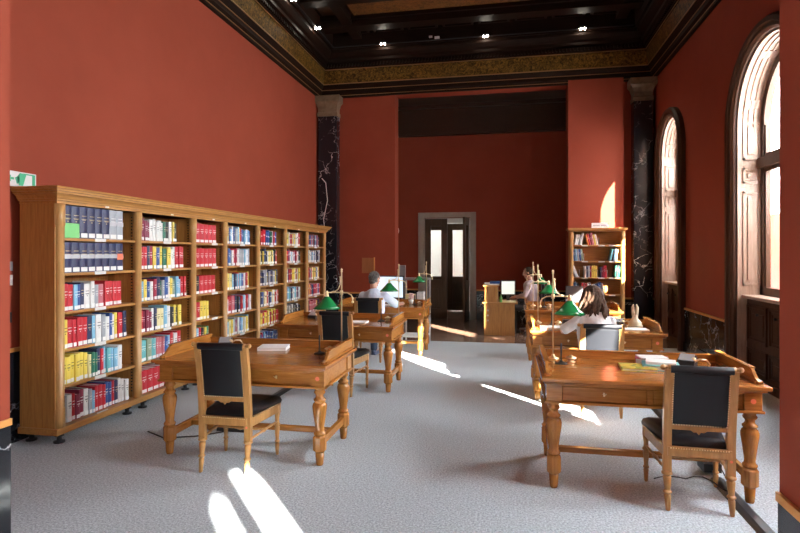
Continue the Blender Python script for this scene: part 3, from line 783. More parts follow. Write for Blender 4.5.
# per bay, rows from the top: (colours, thickness, height)
ROWS = [
 [('nnnnnngg', .094, .285), ('nnnnnnnn', .094, .27), ('rrlbnwwgprrrr', .058, .24), ('yrrrrnlwgwbwyrn', .05, .255), ('yyyyyyevvnrltllw', .046, .245), ('nwrmmwglrrrbbrnwww', .043, .235)],
 [('mmmmwwwwwvkwyk', .042, .235), ('rrncybyvywwrrr', .047, .25), ('lybwcnvgbwyullrr', .043, .235), ('rmmmwneelwkyky', .047, .24), ('ttutpppblrwr', .052, .24), ('rrrrrr', .085, .24)],
 [('rrrrr', .086, .235), ('rrrrr', .086, .235), ('krrrr', .082, .225), ('rryyy', .06, .235), ('llrkyv', .05, .215), ('rrwb', .06, .22)],
 [('lyblwbglyrblwlb', .046, .235), ('wbbwrcwggglwg', .048, .235), ('lyeylnlrlbpwry', .046, .235), ('wrrprnkbrlwrnw', .047, .235), ('wleylgmwblywyl', .046, .23), ('bwlwgrbynwlrb', .046, .22)]]
BAYN = ['nearest', 'second', 'third', 'fourth']
SHN = ['top', 'second', 'third', 'fourth', 'fifth', 'bottom']
STY = {'navy': 'gold', 'maroon': 'white', 'white': 'dark', 'yellow': 'dark', 'cream': 'dark', 'teal': 'white', 'black': 'gold', 'green': 'gold'}
nb = 0
for bi, rows in enumerate(ROWS):
    for ri, (cs, th, h) in enumerate(rows):
        z = SH[5 - ri]; y = (4.11 if bi == 0 else PY[bi] + .075); th *= (1.08 if th < .09 else 1, 1.17, 1.16, 1.12)[bi]
        binder = th > .08
        for k, ch in enumerate(cs):
            cn = CODE[ch]; t = th * (1 if binder else rnd.uniform(.72, 1.28)); hh = h * (1 if binder else rnd.uniform(.86, 1.06))
            if cn in ('red', 'navy', 'yellow') and not binder: hh = h * rnd.uniform(.96, 1.02)
            xx = XF - .035 - (0 if binder else rnd.uniform(0, .022))
            lab = '%s %s, %s from the left on the %s shelf of the %s bay' % (HUE.get(cn, cn), 'binder' if binder else 'book', ORD[k], SHN[ri], BAYN[bi])
            o = book(cn, xx, y + t / 2, z, .2 if not binder else .24, t - .002, hh, 0, 0, STY.get(cn, 'white'), True, bi == 0 and (ri == 1 or (ri == 0 and k > 5)), lab, 'books in the long oak bookcase')
            nb += 1
            if bi == 0 and ri == 1 and k == 7:
                s = bpy.data.objects.new('orange_sticker', ORG); col.objects.link(s); s.parent = o; s['label'] = 'orange sticker on the spine'; s.location = (.004, 0, 0)
            y += t
tag(box('green_card', XF - .03, XF - .026, 4.10, 4.28, 1.762, 1.89, M['greencard']), 'light green card standing before the first dark blue binders, top shelf', 'card')
# farther bays: one mass of books
palettes = ['rwkblcgyn', 'yekwrbng', 'wrncblyg', 'rnwylbpg', 'yerwvbnk', 'bwlngrky']
def raw_book(m, cn, x, y, z, depth, th, h):
    m.mat(BM[cn]); m.box(x - depth, x, y, y + th, z, z + h)
    m.mat(M['white']); m.box(x - depth + .004, x - .006, y + th * .1, y + th * .9, z + .0, z + h + .001); m.box(x, x + .002, y + th * .1, y + th * .9, z + .008, z + .042)
    m.mat(M['goldtext'] if cn in ('navy', 'black') else M['white'] if cn not in ('white', 'yellow', 'cream') else M['black'])
    m.box(x, x + .002, y + th * .2, y + th * .8, z + h * .62, z + h * .68); m.box(x, x + .002, y + th * .3, y + th * .7, z + h * .7, z + h * .72)
m = MB()
for bi in (4, 5, 6):
    for ri in range(6):
        z = SH[5 - ri]; y = PY[bi] + .08; lim = PY[bi] + rnd.uniform(.72, .8); pal = palettes[(ri + bi) % 6]; cn = CODE[pal[0]]
        if bi == 4: cs = ['bbrrrrbb', 'yekyebkw', 'nnnnnggy', 'rwnbgywe', 'ryyrryy', 'bnbnblw'][ri]
        elif bi == 5: cs = ['ykyywrnr', 'rrrcrwkb', 'yyebruc', 'gwlltun', 'kwkkwk', 'bwrykn'][ri]
        else: cs = ['npnnbbpg', 'lwblewlg', 'ryrrbwry', 'crcrrpnb', 'ppcrpp', 'wbnrlk'][ri]
        i = 0
        while y < lim:
            cn = CODE[cs[i % len(cs)]] if rnd.random() < .85 else CODE[rnd.choice(pal)]
            t = rnd.uniform(.028, .055); raw_book(m, cn, XF - .035 - rnd.uniform(0, .02), y, z, .2, t - .002, .235 * rnd.uniform(.85, 1.06)); y += t; i += 1
tag(m.build('book_rows'), 'rows of mixed coloured books filling the three farthest bays of the oak bookcase', 'books', None, 'stuff')

# ---------------------------------------------- small bookcase at the back
bx0, bx1, by0, by1, bh = 1.20, 2.28, 11.50, 11.79, 2.14
sb = thing('small_bookcase', ((bx0 + bx1) / 2, by1, 0), 'narrow oak bookcase against the red wall beyond the seated woman', 'bookcase')
cxx = (bx0 + bx1) / 2
def sp(name, x0, x1, y0, y1, z0, z1, m, bv=.003): return MB().box(x0 - cxx, x1 - cxx, y0 - by1, y1 - by1, z0, z1).build(name, m, sb, bv)
sp('side_panel', bx0 + .02, bx0 + .05, by0 + .03, by1, .0, bh - .06, M['oakz']); sp('side_panel', bx1 - .05, bx1 - .02, by0 + .03, by1, 0, bh - .06, M['oakz'])
sp('back_panel', bx0 + .05, bx1 - .05, by1 - .015, by1, .05, bh - .06, M['oakx'])
sp('top_board', bx0 - .03, bx1 + .03, by0 - .03, by1, bh - .04, bh, M['oakx']); sp('top_moulding', bx0, bx1, by0, by1, bh - .07, bh - .04, M['oakx'])
sp('base_board', bx0 + .02, bx1 - .02, by0 + .01, by1, 0, .12, M['oakx'])
for x in (bx0 + .05, bx1 - .05):
    MB().lathe([(.05, 0), (.05, .2), (.044, .21), (.044, 1.9), (.05, 1.91), (.05, bh - .07)], (x - cxx, by0 + .05 - by1, 0), 16).build('pilaster', M['pil'], sb)
SZ = [.13, .49, .81, 1.15, 1.48, 1.80]
for z in SZ[1:]:
    sp('shelf', bx0 + .05, bx1 - .05, by0 + .03, by1 - .015, z - .024, z, M['oakx'])
    for q in (.3, .62, .82): sp('shelf_label', bx0 + q - .05, bx0 + q + .07, by0 + .026, by0 + .03, z - .026, z - .002, M['offwhite'], 0)
groups = {5: [('wwgw', 1.30, 12), ('ormpyw', 1.56, -12)], 4: [('blgbu', 1.30, -6), ('tkle', 1.98, 10)], 3: [('gw', 1.32, -22), ('wngcyyy', 1.50, 0), ('nmcr', 1.80, 0), ('vkv', 2.06, 8)],
          2: [('nblk', 1.30, -14), ('rprwg', 1.47, -8), ('gnbbw', 1.70, -6)], 1: [('nbnk', 1.30, 0), ('wkrg', 1.75, 0)]}
pos = {(5, 0): 'left group', (5, 1): 'leaning group', (4, 0): 'left group', (4, 1): 'right group', (3, 0): 'leaning left pair', (3, 1): 'middle group', (3, 2): 'second group from right', (3, 3): 'right group', (2, 0): 'left group', (2, 1): 'middle group', (2, 2): 'right group', (1, 0): 'left group', (1, 1): 'right group'}
for s, gs in groups.items():
    for gi, (cs, x, tilt) in enumerate(gs):
        for k, ch in enumerate(cs):
            cn = CODE[ch]; t = rnd.uniform(.028, .042); h = rnd.uniform(.20, .25)
            a = R(tilt); w_ = t / math.cos(a)
            lab = '%s book, %s in the %s, %s shelf of the small bookcase' % (HUE.get(cn, cn), ORD[k], pos[(s, gi)], SHN[5 - s])
            # tilt about Y (book spine faces -Y)
            o = book(cn, x + t / 2 + (math.sin(abs(a)) * h if tilt < 0 and False else 0), by0 + .04, SZ[s] + (t / 2) * abs(math.sin(a)), .18, t - .002, h, R(-90), a, STY.get(cn, 'white'), False, False, lab, 'books in the small bookcase')
            o.rotation_euler = Euler((0, 0, R(-90))); 
            o.rotation_euler = (Matrix.Rotation(a, 4, 'Y') @ Matrix.Rotation(R(-90), 4, 'Z')).to_euler()
            x += w_
        e = tag(MB().box(x + .012, x + .016, by0 + .05, by0 + .17, SZ[s], SZ[s] + .15).box(x - .05, x + .016, by0 + .05, by0 + .17, SZ[s], SZ[s] + .003).build('bookend', M['steel']),
            'metal bookend after the %s, %s shelf of the small bookcase' % (pos[(s, gi)], SHN[5 - s]), 'bookend', 'bookends in the small bookcase')
sg = thing('shelf_sign', (1.80, by0 + .03, bh), 'small white sign standing on top of the small bookcase', 'sign')
MB().box(-.16, .16, -.004, .004, 0, .10).build('sign_board', M['white'], sg)
m = MB()
for x in [-.13 + k * .018 for k in range(7)] + [.02 + k * .018 for k in range(6)]: m.box(x, x + .011, -.006, -.004, .035, .06)
m.build('lettering', M['grey'], sg)

# ---------------------------------------------- things on the desks
def openbook(name, x, y, z, w_, d_, h_, mat, label, rz=0, cat='book', cover=None):
    t = thing(name, (x, y, z), label, cat, None, rz)
    MB().box(-w_ / 2, w_ / 2, -d_ / 2, d_ / 2, .004, h_ - .004).build('pages', M['white'], t, .002)
    m = MB(); m.box(-w_ / 2 - .004, w_ / 2 + .004, -d_ / 2 - .004, d_ / 2 + .004, 0, .004); m.box(-w_ / 2 - .004, w_ / 2 + .004, -d_ / 2 - .004, d_ / 2 + .004, h_ - .004, h_)
    m.box(-w_ / 2 - .006, -w_ / 2 - .001, -d_ / 2 - .004, d_ / 2 + .004, 0, h_); m.build('book_cover', cover or mat, t, .001)
    return t
openbook('book', -2.03, 4.56, .78, .24, .19, .028, M['white'], 'white book lying flat on the nearest left desk', R(12))
openbook('book', .93, 4.28, .78, .23, .20, .022, BM['yellow'], 'thin yellow and green book lying on the nearest right desk', R(-4), 'book', marquetry('yellow book', (.05, .16, .05), (.55, .42, .06), (.70, .52, .08), 7))
openbook('book', 1.10, 4.33, .78, .24, .20, .036, BM['teal'], 'thick book under the paper stack on the nearest right desk', R(-10))
openbook('book', 1.08, 4.50, .78, .22, .17, .050, BM['crimson'], 'dark red book behind the paper stack, nearest right desk', R(-14))
tag(MB().box(-.10, .10, -.075, .075, 0, .02).build('paper_stack', M['white'], None, .001, (1.10, 4.33, .817)), 'white paper stack on a thick book, nearest right desk', 'papers').rotation_euler = (0, 0, R(-14))
tag(MB().box(-.10, .10, -.07, .07, 0, .006).build('paper', M['white'], None, 0, (1.08, 4.50, .8305)), 'white sheets on the dark red book, nearest right desk', 'papers').rotation_euler = (0, 0, R(5))
def switchbox(x, y, lab, rz, hidef=True):
    t = thing('black_desk_box', (x, y, .78), lab, 'box', 'black slanted boxes on the desks', rz)
    MB().prism([(-.05, 0), (.06, 0), (.05, .035), (-.02, .075), (-.05, .06)], 'X', -.06, .06).build('housing', M['black'], t, .004)
    m = MB(); m.prism([(.0495, .042), (.052, .045), (-.018, .083), (-.0205, .079)], 'X', -.05, .05); m.build('face_plate', M['grey'], t)
    MB().tube([(-.05, .02, .03), (-.09, .03, .06), (-.13, .0, .055), (-.15, -.02, .02), (-.14, -.03, .006)], .006).ball((-.05, .02, .05), .018).build('cord', M['brass'], t)
    return t
sb1 = switchbox(1.33, 4.50, 'black box with a grey slanted face on the nearest right desk', R(150))
switchbox(-2.52, 4.60, 'small black box at the far left corner of the nearest left desk', R(200))
switchbox(-2.50, 6.86, 'small black box at the far left corner of the middle left desk', R(170))
switchbox(1.28, 6.86, 'small black box at the right end of the woman\'s desk', R(160))
# beige ornament on the woman's desk
t = thing('desk_ornament', (1.44, 6.76, .78), 'beige two-pronged ornament standing at the right end of the woman\'s desk', 'ornament')
MB().lathe([(.085, .0), (.085, .015), (.07, .03), (.075, .05), (.055, .07), (.035, .095), (.03, .12), (.028, .14)], (0, 0, 0), 20).build('ornament_base', M['beige'], t)
for s in (-1, 1): MB().tube([(s * .012, 0, .12), (s * .02, 0, .17), (s * .024, 0, .22), (s * .016, 0, .26)], [.022, .020, .018, .006], 10).build('prong', M['beige'], t)
t = thing('glass_tumbler', (1.22, 6.62, .78), 'clear glass tumbler near the beige ornament on the woman\'s desk', 'glass')
MB().lathe([(.026, 0), (.033, .10)], (0, 0, 0), 18).build('glass_body', M['glass'], t)
tag(MB().box(-.14, .14, -.09, .09, 0, .008).build('paper', M['white'], None, 0, (1.38, 6.52, .78)), 'white sheets beside the beige ornament on the woman\'s desk', 'papers')
tag(MB().box(-.17, .17, -.11, .11, 0, .016).build('notebook', M['white'], None, 0, (.53, 6.46, .78)), 'open white notebook by the woman\'s left hand, in the sun', 'notebook')
tag(MB().box(-.06, .06, -.05, .05, 0, .06).build('pencil_case', M['black'], None, .01, (.70, 6.82, .78)), 'black pencil case behind the white notebook, woman\'s desk', 'case')
t = thing('blue_cup', (.80, 6.72, .78), 'small blue cup in front of the woman\'s hands', 'cup')
MB().lathe([(.028, 0), (.036, .05), (.033, .05), (.026, .008)], (0, 0, 0), 18).build('cup_body', BM['blue'], t)
tag(MB().box(-.15, .15, -.10, .10, 0, .01).build('paper', M['white'], None, 0, (-1.85, 6.55, .78)), 'white sheets on the middle left desk behind its chair', 'papers')
# monitor and flowers on the man's desk
def monitor(x, y, z, w_, h_, rz, lab, scr, stand=.10):
    t = thing('computer_monitor', (x, y, z), lab, 'monitor', None, rz)
    MB().box(-w_ / 2, w_ / 2, -.02, .02, stand, stand + h_).build('monitor_case', M['black'], t, .006)
    MB().box(-w_ / 2 + .02, w_ / 2 - .02, -.023, -.02, stand + .02, stand + h_ - .02).build('screen', scr, t)
    MB().box(-.03, .03, -.0, .03, .01, stand + .05).build('neck', M['black'], t, .004); MB().lathe([(.11, 0), (.10, .012)], (0, .01, 0), 20).build('monitor_foot', M['black'], t)
    return t
monitor(-1.93, 8.98, .78, .50, .38, R(-8), 'white-lit computer monitor before the man in the pale blue shirt', M['screen'])
t = tag(MB().box(-.21, .21, -.07, .07, 0, .02).build('keyboard', M['offwhite'], None, .004, (-1.95, 8.72, .78)), 'pale keyboard under the man\'s hands', 'keyboard')
t = thing('display_case', (-1.62, 9.75, 0), 'glass-sided display case behind the man\'s desk, before the door', 'cabinet')
for sx in (-.22, .22):
    for sy in (-.2, .2): MB().box(sx - .014, sx + .014, sy - .014, sy + .014, 0, 1.18).build('post', M['steel'], t, .002)
MB().box(-.22, .22, -.2, .2, .15, .18).build('shelf', M['white'], t); MB().box(-.22, .22, -.2, .2, .66, .68).build('shelf', M['white'], t); MB().box(-.23, .23, -.21, .21, 1.16, 1.19).build('cabinet_top', M['steel'], t)
for s in (-1, 1): MB().box(s * .215, s * .22, -.19, .19, .1, 1.16).build('side_glass', M['glass'], t)
tag(MB().box(-.08, .08, -.1, .1, 0, .22).build('box_file', BM['cream'], None, .003, (-1.72, 9.75, .68)), 'cream box inside the glass display case, left side', 'box')
tag(MB().box(-.06, .06, -.1, .1, 0, .26).build('box_file', M['offwhite'], None, .003, (-1.53, 9.75, .68)), 'white box inside the glass display case, right side', 'box')
t = thing('flower_pot', (-1.60, 9.12, .78), 'small pot of pale pink flowers behind the far left lamp', 'plant')
MB().lathe([(.03, 0), (.045, .07)], (0, 0, 0), 16).build('pot', M['offwhite'], t)
m = MB(); pinks = plain('pale pink petals', (.8, .6, .58), .6)
for k in range(22):
    a = rnd.uniform(0, 6.28); q = rnd.uniform(0, .06); zz = rnd.uniform(.09, .17); m.ball((q * math.cos(a), q * math.sin(a), zz), (.022, .022, .014), Matrix.Rotation(rnd.uniform(-1, 1), 4, 'X'), 8)
    m.tube([(0, 0, .05), (q * math.cos(a), q * math.sin(a), zz)], .002, 5)
m.build('flowers', pinks, t)

# ---------------------------------------------- floor ducts and cables
def duct(x, y0, y1, lab):
    t = thing('cable_duct', (x, (y0 + y1) / 2, 0), lab, 'cable duct'); L = (y1 - y0) / 2
    MB().prism([(-.055, 0), (.055, 0), (.04, .016), (.022, .026), (-.022, .026), (-.04, .016)], 'Y', -L, L).build('duct_cover', M['grey_leather'], t, .003)
duct(1.47, 2.9, 4.30, 'black floor cable duct leaving the nearest right desk towards the viewer'); duct(1.52, 4.55, 9.0, 'black floor cable duct running under the right row of desks')
duct(-2.6, 4.72, 9.0, 'black floor cable duct running under the left row of desks')
tag(MB().tube([(-3.2, 4.45, .012), (-2.95, 4.32, .012), (-2.7, 4.42, .012), (-2.5, 4.60, .012), (-2.45, 4.7, .02)], .006).box(-2.62, -2.35, 4.62, 4.70, 0, .04).build('extension_lead', M['black']), 'black extension lead on the carpet under the nearest left desk', 'cable')
pts = [Vector((.85 + .62 * k / 14, 4.0 + .28 * math.sin(k / 14 * 3.1), .012 + .05 * abs(math.sin(k * .7)) * (k > 9))) for k in range(4, 15)] + [Vector((1.47, 4.25, .12)), Vector((1.46, 4.42, .18))]
tag(MB().tube(pts, .0045).box(1.40, 1.52, 4.36, 4.5, .03, .09).build('power_cable', M['black']), 'black power cable curling under the nearest right desk', 'cable')

# ---------------------------------------------- wall fittings
ex = thing('exit_sign', (XL + .001, 4.03, 2.27), 'green and white emergency exit sign on the wall above the bookcase end', 'sign')
MB().box(0, .03, -.2, .2, -.065, .065).build('sign_box', M['offwhite'], ex, .004)
gm = plain('exit sign green', (.05, .42, .20), .5); m = MB(); x0, x1 = .03, .032
m.box(x0, x1, -.19, -.13, -.055, .055); m.box(x0, x1, .155, .185, -.055, .055); m.box(x0, x1, .06, .155, .045, .055)
m.prism([(.02, -.055), (.06, -.055), (.095, .05), (.03, .055), (.0, .02)], 'X', x0, x1)
m.prism([(-.02, .01), (.02, .03), (.03, -.02), (.0, -.045)], 'X', x0, x1); m.prism([(-.1, -.0), (-.06, .03), (-.06, .01), (-.03, .01), (-.03, -.01), (-.06, -.01), (-.06, -.03)], 'X', x0, x1)
m.build('running_figure_pictogram', gm, ex)
tag(box('light_switch', XL, XL + .012, 3.93, 4.01, 1.35, 1.44, M['white'], None, .003), 'white square light switch beside the bookcase end', 'switch')
tag(box('wall_thermostat', XL, XL + .012, 3.93, 4.01, 1.475, 1.555, M['grey'], None, .003), 'grey square wall plate above the white light switch', 'switch')
tag(box('wall_socket', XL, XL + .012, 3.92, 4.0, 1.03, 1.12, M['black'], None, .003), 'black square wall socket beside the bookcase end', 'socket')
nb_ = thing('notice_board', (-3.05, YB, 1.365), 'brown flat wooden panel on the red pier above the seated man', 'panel')
MB().box(-.15, .12, -.02, 0, -.17, .17).build('board', wood('notice wood', (.33, .10, .03), (.42, .15, .05), 'Z'), nb_); MB().box(.12, .145, -.03, 0, -.3, .18).build('edge_strip', M['ochre'], nb_)
t = thing('wall_sconce', (-2.78, YD, 2.2), 'round white glass wall lamp beside the red pier edge', 'lamp')
MB().lathe([(.04, 0), (.05, .02)], (0, 0, 0), 14, Matrix.Rotation(R(90), 4, 'X')).build('wall_plate', M['brass'], t); MB().ball((0, -.12, 0), (.11, .11, .13)).build('globe', M['offwhite'], t)
tag(box('wall_cabinet', -2.68, -2.52, YD - .12, YD, 1.02, 1.34, M['grey'], None, .006), 'grey metal wall box left of the door', 'box')
t = thing('wall_fitting', (-2.80, YD - .15, 1.34), 'white wall-mounted fitting above the grey metal box', 'fitting')
MB().box(-.05, .05, -.05, .15, .12, .16).build('bracket', M['offwhite'], t); MB().ball((.02, -.05, .2), (.1, .06, .1)).build('housing', M['offwhite'], t)

# ---------------------------------------------- reception counter
rc = thing('reception_counter', (-.17, 11.5, 0), 'light oak reception counter with a raised left end beside the door', 'counter')
MB().box(-.30, .30, -.4, .4, .0, .63).build('counter_body', M['oakz'], rc, .004); MB().box(-.33, .36, -.43, .43, .63, .66).build('worktop', M['oakx'], rc, .004)
MB().box(-.29, -.03, -.4, .4, .66, .97).build('raised_box', M['oakz'], rc, .004); MB().box(-.32, -.0, -.43, .43, .97, .995).build('raised_top', M['oakx'], rc, .004)
for z in (.28, .38, .48): MB().box(-.24, -.21, -.403, -.4, z, z + .03).build('metal_plate', M['steel'], rc)
t = monitor(.0, 11.33, .66, .30, .30, R(6), 'computer monitor with a pale screen on the reception counter', M['screen2'], .13)
tag(MB().box(-.10, .10, -.07, .07, 0, .05).build('book', BM['blue'], None, .004, (-.26, 11.3, 1.02)), 'blue folder lying on the raised end of the reception counter', 'folder')
tag(MB().box(-.14, .14, -.1, .1, 0, .024).build('paper_stack', M['white'], None, .002, (-.32, 11.3, .996)), 'white paper stack under the blue folder, reception counter', 'papers')
tag(MB().box(-.09, .09, -.06, .06, 0, .03).build('paper_tray', M['white'], None, .002, (-.39, 11.58, .996)), 'white tray behind the blue folder, reception counter', 'tray')
tag(MB().box(-.13, .13, -.09, .09, 0, .03).build('notepad', BM['cream'], None, .002, (.02, 11.16, .66)), 'flat pale notepad before the monitor, reception counter', 'notepad')
t = thing('green_bottle', (-.14, 11.12, .66), 'small green bottle beside the raised end of the reception counter', 'bottle')
MB().lathe([(.03, 0), (.032, .09), (.014, .12), (.014, .15)], (0, 0, 0), 14).build('bottle_body', plain('green bottle', (.12, .35, .08), .3), t)
oc = thing('office_chair', (.50, 11.55, 0), 'black office chair the librarian sits on behind the counter', 'chair')
MB().box(-.23, .23, -.22, .22, .43, .50).build('seat', M['black'], oc, .03)
MB().box(.17, .23, -.20, .20, .55, 1.02).build('backrest', M['black'], oc, .03); MB().box(.19, .22, -.03, .03, .42, .6).build('back_support', M['black'], oc)
MB().lathe([(.03, .08), (.03, .43)], (0, 0, 0), 14).build('column', M['steel'], oc)
for k in range(5):
    a = k * 2 * math.pi / 5 + .3; l = MB().tube([(0, 0, .10), (.28 * math.cos(a), .28 * math.sin(a), .075)], [.022, .014]).build('leg', M['steel'], oc)
    MB().ball((.29 * math.cos(a), .29 * math.sin(a), .03), .03).build('castor', M['black'], l)
# extra things at the far end
t = thing('computer_monitor', (1.02, 9.0, .78), 'dark grey monitor back standing on the farthest right desk', 'monitor')
MB().box(-.13, .13, -.02, .02, .08, .34).build('monitor_case', plain('dark grey plastic', (.06, .06, .065), .5), t, .006); MB().box(-.02, .02, -.015, .015, 0, .1).build('neck', M['black'], t); MB().box(-.08, .08, -.06, .06, 0, .012).build('monitor_foot', M['black'], t)

# ---------------------------------------------- people
def remesh(o, vox=.007, sm=4):
    r = o.modifiers.new('merge', 'REMESH'); r.mode = 'VOXEL'; r.voxel_size = vox; r.use_smooth_shade = True
    s = o.modifiers.new('smooth', 'SMOOTH'); s.factor = .5; s.iterations = sm
def seated(name, loc, rz, label, hairk, shirtm, legm, shoem, arms, headrot=0, female=False, lean=.06):
    """seated figure facing +Y, origin on floor below the hips; arms = [(elbow, wrist, tip)] for left(-X) and right(+X)"""
    T = thing(name, loc, label, 'person', None, rz)
    k = .93 if female else 1.0
    hipz = .53; sh = Vector((0, lean, 1.02 * (1 if not female else .965))); sw = .18 * k
    neck = sh + Vector((0, .015, .055)); head = sh + Vector((0, .045, .215))
    HR = Matrix.Rotation(headrot, 4, 'Z') @ Matrix.Rotation(R(-14), 4, 'X')
    def H(v): return head + (HR @ Vector(v))
    b = MB()
    b.ball(head + HR @ Vector((0, -.01, .02)), (.074, .092, .09), HR, 20); b.ball(H((0, .022, -.045)), (.055, .062, .062), HR, 16)
    b.ball(H((0, .098, -.018)), (.012, .018, .02), HR, 8); b.ball(H((0, .088, .004)), (.009, .016, .03), HR, 8); b.ball(H((0, .076, -.060)), (.024, .014, .011), HR, 8); b.ball(H((0, .066, -.092)), (.024, .02, .018), HR, 8)
    for s in (-1, 1): b.ball(H((s * .076, -.005, -.005)), (.009, .02, .032), HR, 8); b.ball(H((s * .03, .074, .028)), (.022, .012, .008), HR, 8)
    b.cap(sh + Vector((0, 0, -.02)), H((0, -.02, -.06)), .056 * k, .052 * k)
    for a, c, ra, rb in (((0, 0, hipz + .02), (0, lean * .4, .75), .13, .115), ((0, lean * .4, .75), (0, lean * .9, .93), .115, .12)): b.cap(a, c, ra * k * .9, rb * k * .9)
    for s in (-1, 1):
        b.cap(sh + Vector((s * .03, 0, -.01)), sh + Vector((s * sw, 0, -.04)), .05, .05 * k)
        hip, knee, ank = Vector((s * .095, 0, hipz)), Vector((s * .13, .42, hipz + .0)), Vector((s * .12, .40, .09))
        b.cap(hip, knee, .075, .052); b.cap(knee, ank, .052, .036); b.cap(ank + Vector((0, 0, -.03)), ank + Vector((0, .15, -.05)), .035, .028)
    for s, (el, wr, tip) in zip((-1, 1), arms):
        S = sh + Vector((s * sw, 0, -.045)); el, wr, tip = Vector(el), Vector(wr), Vector(tip)
        b.cap(S, el, .046 * k, .038 * k); b.cap(el, wr, .037 * k, .026 * k)
        d = (tip - wr).normalized(); side = d.cross(Vector((0, 0, 1))).normalized(); up = side.cross(d)
        palm = wr + d * .075
        b.cap(wr + d * .01, palm, .026, .030); 
        for q in (-1, 1): b.cap(wr + d * .04 + side * q * .014, palm + side * q * .022, .016, .015)
        for f in range(4):
            o_ = side * (-.030 + f * .020); L = (.062, .074, .068, .052)[f]
            p0 = palm + o_; p1 = p0 + d * L * .5 + up * .004; p2 = p0 + d * L * .95 - up * .016
            b.cap(p0, p1, .0092, .0085, 8); b.cap(p1, p2, .0085, .007, 8)
        ti = side * (s * -1)
        p0 = wr + d * .025 + ti * .02; p1 = p0 + d * .03 + ti * .028; p2 = p1 + d * .035 + ti * .006
        b.cap(p0, p1, .013, .011, 8); b.cap(p1, p2, .010, .008, 8)
    body = b.build('body', M['skin'], T); remesh(body, .006, 3)
    for s in (-1, 1): MB().ball(H((s * .030, .079, .016)), (.012, .006, .006), HR, 10).build('eye', M['eye'], T)
    # shirt
    b = MB()
    b.cap((0, -.005, hipz + .04), (0, lean * .4, .76), .165 * k, .145 * k, 18); b.cap((0, lean * .4, .76), (0, lean * .9, .95), .145 * k, .145 * k, 18)
    for s in (-1, 1):
        b.cap((s * .06, 0, hipz + .07), (s * .09 * k, lean * .9, .93), .115 * k, .10 * k, 16)
        b.cap(sh + Vector((s * .05, 0, -.03)), sh + Vector((s * sw, 0, -.05)), .066, .062 * k)
        b.cap(sh + Vector((0, -.01, -.03)), sh + Vector((0, 0, .028)), .075, .064 * k)
    for s, (el, wr, tip) in zip((-1, 1), arms):
        S = sh + Vector((s * sw, 0, -.045)); el, wr = Vector(el), Vector(wr)
        if shirtm == M['shirt']: b.cap(S, el, .066, .060)
        elif female: b.cap(S, S.lerp(el, .85), .062, .055)
        else: b.cap(S, el, .064, .052); b.cap(el, el.lerp(wr, .88), .050, .037)
    shirt = b.build('shirt', shirtm, T); remesh(shirt, .008, 4)
    st = bpy.data.textures.get('folds') or bpy.data.textures.new('folds', 'CLOUDS'); st.noise_scale = .09
    dm = shirt.modifiers.new('folds', 'DISPLACE'); dm.texture = st; dm.strength = .022; dm.mid_level = .5
    b = MB(); b.cap((-.07, -.01, hipz + .03), (.07, -.01, hipz + .03), .135 * k, .135 * k, 16)
    for s in (-1, 1):
        hip, knee, ank = Vector((s * .095, 0, hipz)), Vector((s * .13, .42, hipz)), Vector((s * .12, .40, .10))
        b.cap(hip, knee, .09, .068, 16); b.cap(knee, ank, .068, .055, 16)
    tr_ = b.build('trousers', legm, T); remesh(tr_, .009, 3)
    for s in (-1, 1):
        b = MB(); b.ball((s * .12, .40, .055), (.044, .06, .05)); b.ball((s * .12, .50, .035), (.044, .085, .034)); b.box(s * .12 - .04, s * .12 + .04, .36, .56, 0, .018)
        sh_ = b.build('shoe', shoem, T); remesh(sh_, .007, 3)
    # hair
    b = MB()
    if hairk == 'long':
        b.ball(H((0, -.018, .035)), (.090, .098, .088), HR, 20); b.ball(H((0, -.045, -.04)), (.088, .065, .11), HR, 20)
        r2 = random.Random(3)
        for i in range(90):
            a = R(-15 + 210 * i / 89.) + math.pi * .0
            ang = math.pi + a - R(90) + math.pi / 2   # round the back from ear to ear
            ang = R(150 + 240 * i / 89.)
            rx, ry = .078 + r2.uniform(-.01, .01), .085 + r2.uniform(-.01, .01)
            x_, y_ = rx * math.cos(ang), ry * math.sin(ang) - .01
            L = r2.uniform(.20, .29); w1 = r2.uniform(1.3, 2.1)
            ph = r2.uniform(0, 6)
            pts = [H((x_ * .45, y_ * .45, .11)), H((x_ * .9, y_ * .9, .07))]
            for j in range(5):
                t_ = j / 4; zz = .03 - L * t_ - .02
                pts.append(head + Vector((x_ * (1 + (w1 - 1) * t_) + .020 * math.sin(ph + 7 * t_), (y_ - .01) * (1 + .25 * (w1 - 1) * t_ * 2) + .016 * math.cos(ph + 6 * t_), zz)))
            b.tube(pts, [.008, .016, .019, .021, .020, .017, .006], 6)
        hr = b.build('hair', M['hair_brown'], T)
    else:
        b.ball(H((0, -.024, .018)), (.082, .088, .098), HR, 24); b.ball(H((0, -.045, -.045)), (.062, .050, .055), HR, 20)
        hr = None
        r2 = random.Random(5)
        for i in range(260):
            u_, v_ = r2.uniform(0, 6.283), r2.uniform(-.8, 1)
            cz = math.sqrt(1 - min(1, v_ * v_)); p = Vector((.079 * cz * math.cos(u_), .090 * cz * math.sin(u_) - .016, .084 * v_ + .034))
            if p.y > .05 and p.z < .07: continue
            q = p * 1.06 + Vector((r2.uniform(-.006, .006), -.006, -.012)); b.tube([H(p * .97), H(q)], [.007, .003], 5)
        hr = b.build('hair', M['hair_grey'] if hairk == 'grey' else M['hair_dark'], T)
    return T
seated('person', (-2.04, 8.20, 0), R(-6), 'man in a pale blue shirt with grey hair, seated at the far left desk', 'grey', M['shirt'], M['jeans'], M['shoe'],
       [((-.27, .16, .83), (-.16, .42, .83), (-.10, .55, .82)), ((.31, .20, .84), (.34, .46, .83), (.30, .60, .82))], R(-25))
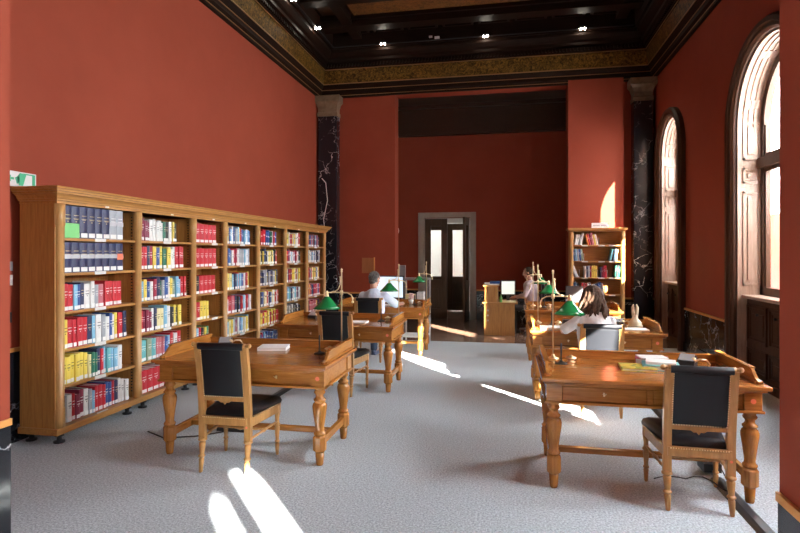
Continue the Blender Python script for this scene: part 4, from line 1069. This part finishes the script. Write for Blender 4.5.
seated('person', (.89, 5.95, -.03), R(6), 'woman with long brown hair and white top, writing at a right-hand desk', 'long', M['blouse'], M['trousers'], M['black'],
       [((-.30, .14, .84), (-.22, .42, .83), (-.13, .52, .81)), ((.25, .22, .80), (.10, .42, .82), (.02, .50, .81))], R(0), True, .10)
seated('person', (.50, 11.55, 0), R(78), 'librarian in a pale mauve shirt seated behind the reception counter', 'dark', M['pinkshirt'], M['trousers'], M['black'],
       [((-.24, .12, .78), (-.15, .32, .74), (-.12, .44, .72)), ((.24, .12, .78), (.15, .32, .74), (.12, .44, .72))], R(15))

# ------------------------------------------------------------------ light
SUN_AZ, SUN_TAN = R(130), .485
d = Vector((math.cos(SUN_AZ), math.sin(SUN_AZ), -SUN_TAN)).normalized()
l = bpy.data.lights.new('sun', 'SUN'); l.energy = 40; l.angle = R(.6); l.color = (1, .94, .85)
o = bpy.data.objects.new('sun', l); col.objects.link(o); o.rotation_euler = d.to_track_quat('-Z', 'Y').to_euler(); o.location = (12, -6, 9)
W = bpy.data.worlds.new('sky'); sc.world = W; W.use_nodes = True
bg = W.node_tree.nodes['Background']; bg.inputs[0].default_value = (.90, .95, 1.0, 1); bg.inputs[1].default_value = 14.0
for c in WC:
    l = bpy.data.lights.new('window portal', 'AREA'); l.shape = 'RECTANGLE'; l.size = 2.8; l.size_y = 1.64; l.cycles.is_portal = True
    o = bpy.data.objects.new('window_portal', l); col.objects.link(o); o.location = (XR + .42, c, 2.5)
    o.rotation_euler = (0, R(90), 0)      # local -Z to -X
for x, y_, lab in spots:
    l = bpy.data.lights.new('spot', 'SPOT'); l.energy = 18; l.spot_size = R(70); l.spot_blend = .8; l.color = (1, .85, .65); l.shadow_soft_size = .03
    o = bpy.data.objects.new('spot_light', l); col.objects.link(o); o.location = (x, y_ - .06, 6.0)
    o.rotation_euler = Vector((.2, -.3, -1)).to_track_quat('-Z', 'Y').to_euler()

# ------------------------------------------------------------------ camera
cam = bpy.data.cameras.new('camera'); cam.sensor_width = 36; cam.lens = 36 * 550 / 800; cam.shift_y = -12.5 / 800; cam.clip_start = .05
co = bpy.data.objects.new('camera', cam); col.objects.link(co); co.location = (0, 0, 1.62)
co.rotation_euler = (R(90), 0, math.atan(108 / 550)); sc.camera = co
vs = sc.view_settings; vs.view_transform = 'Standard'; vs.look = 'None'; vs.gamma = 1; vs.use_curve_mapping = False; vs.exposure = 1.95
sc.cycles.use_denoising = True
try: sc.cycles.denoiser = 'OPENIMAGEDENOISE'
except Exception: pass
sc.cycles.max_bounces = 10; sc.cycles.diffuse_bounces = 6; sc.cycles.transparent_max_bounces = 12; sc.cycles.sample_clamp_indirect = 8
sc.cycles.caustics_reflective = False; sc.cycles.caustics_refractive = False
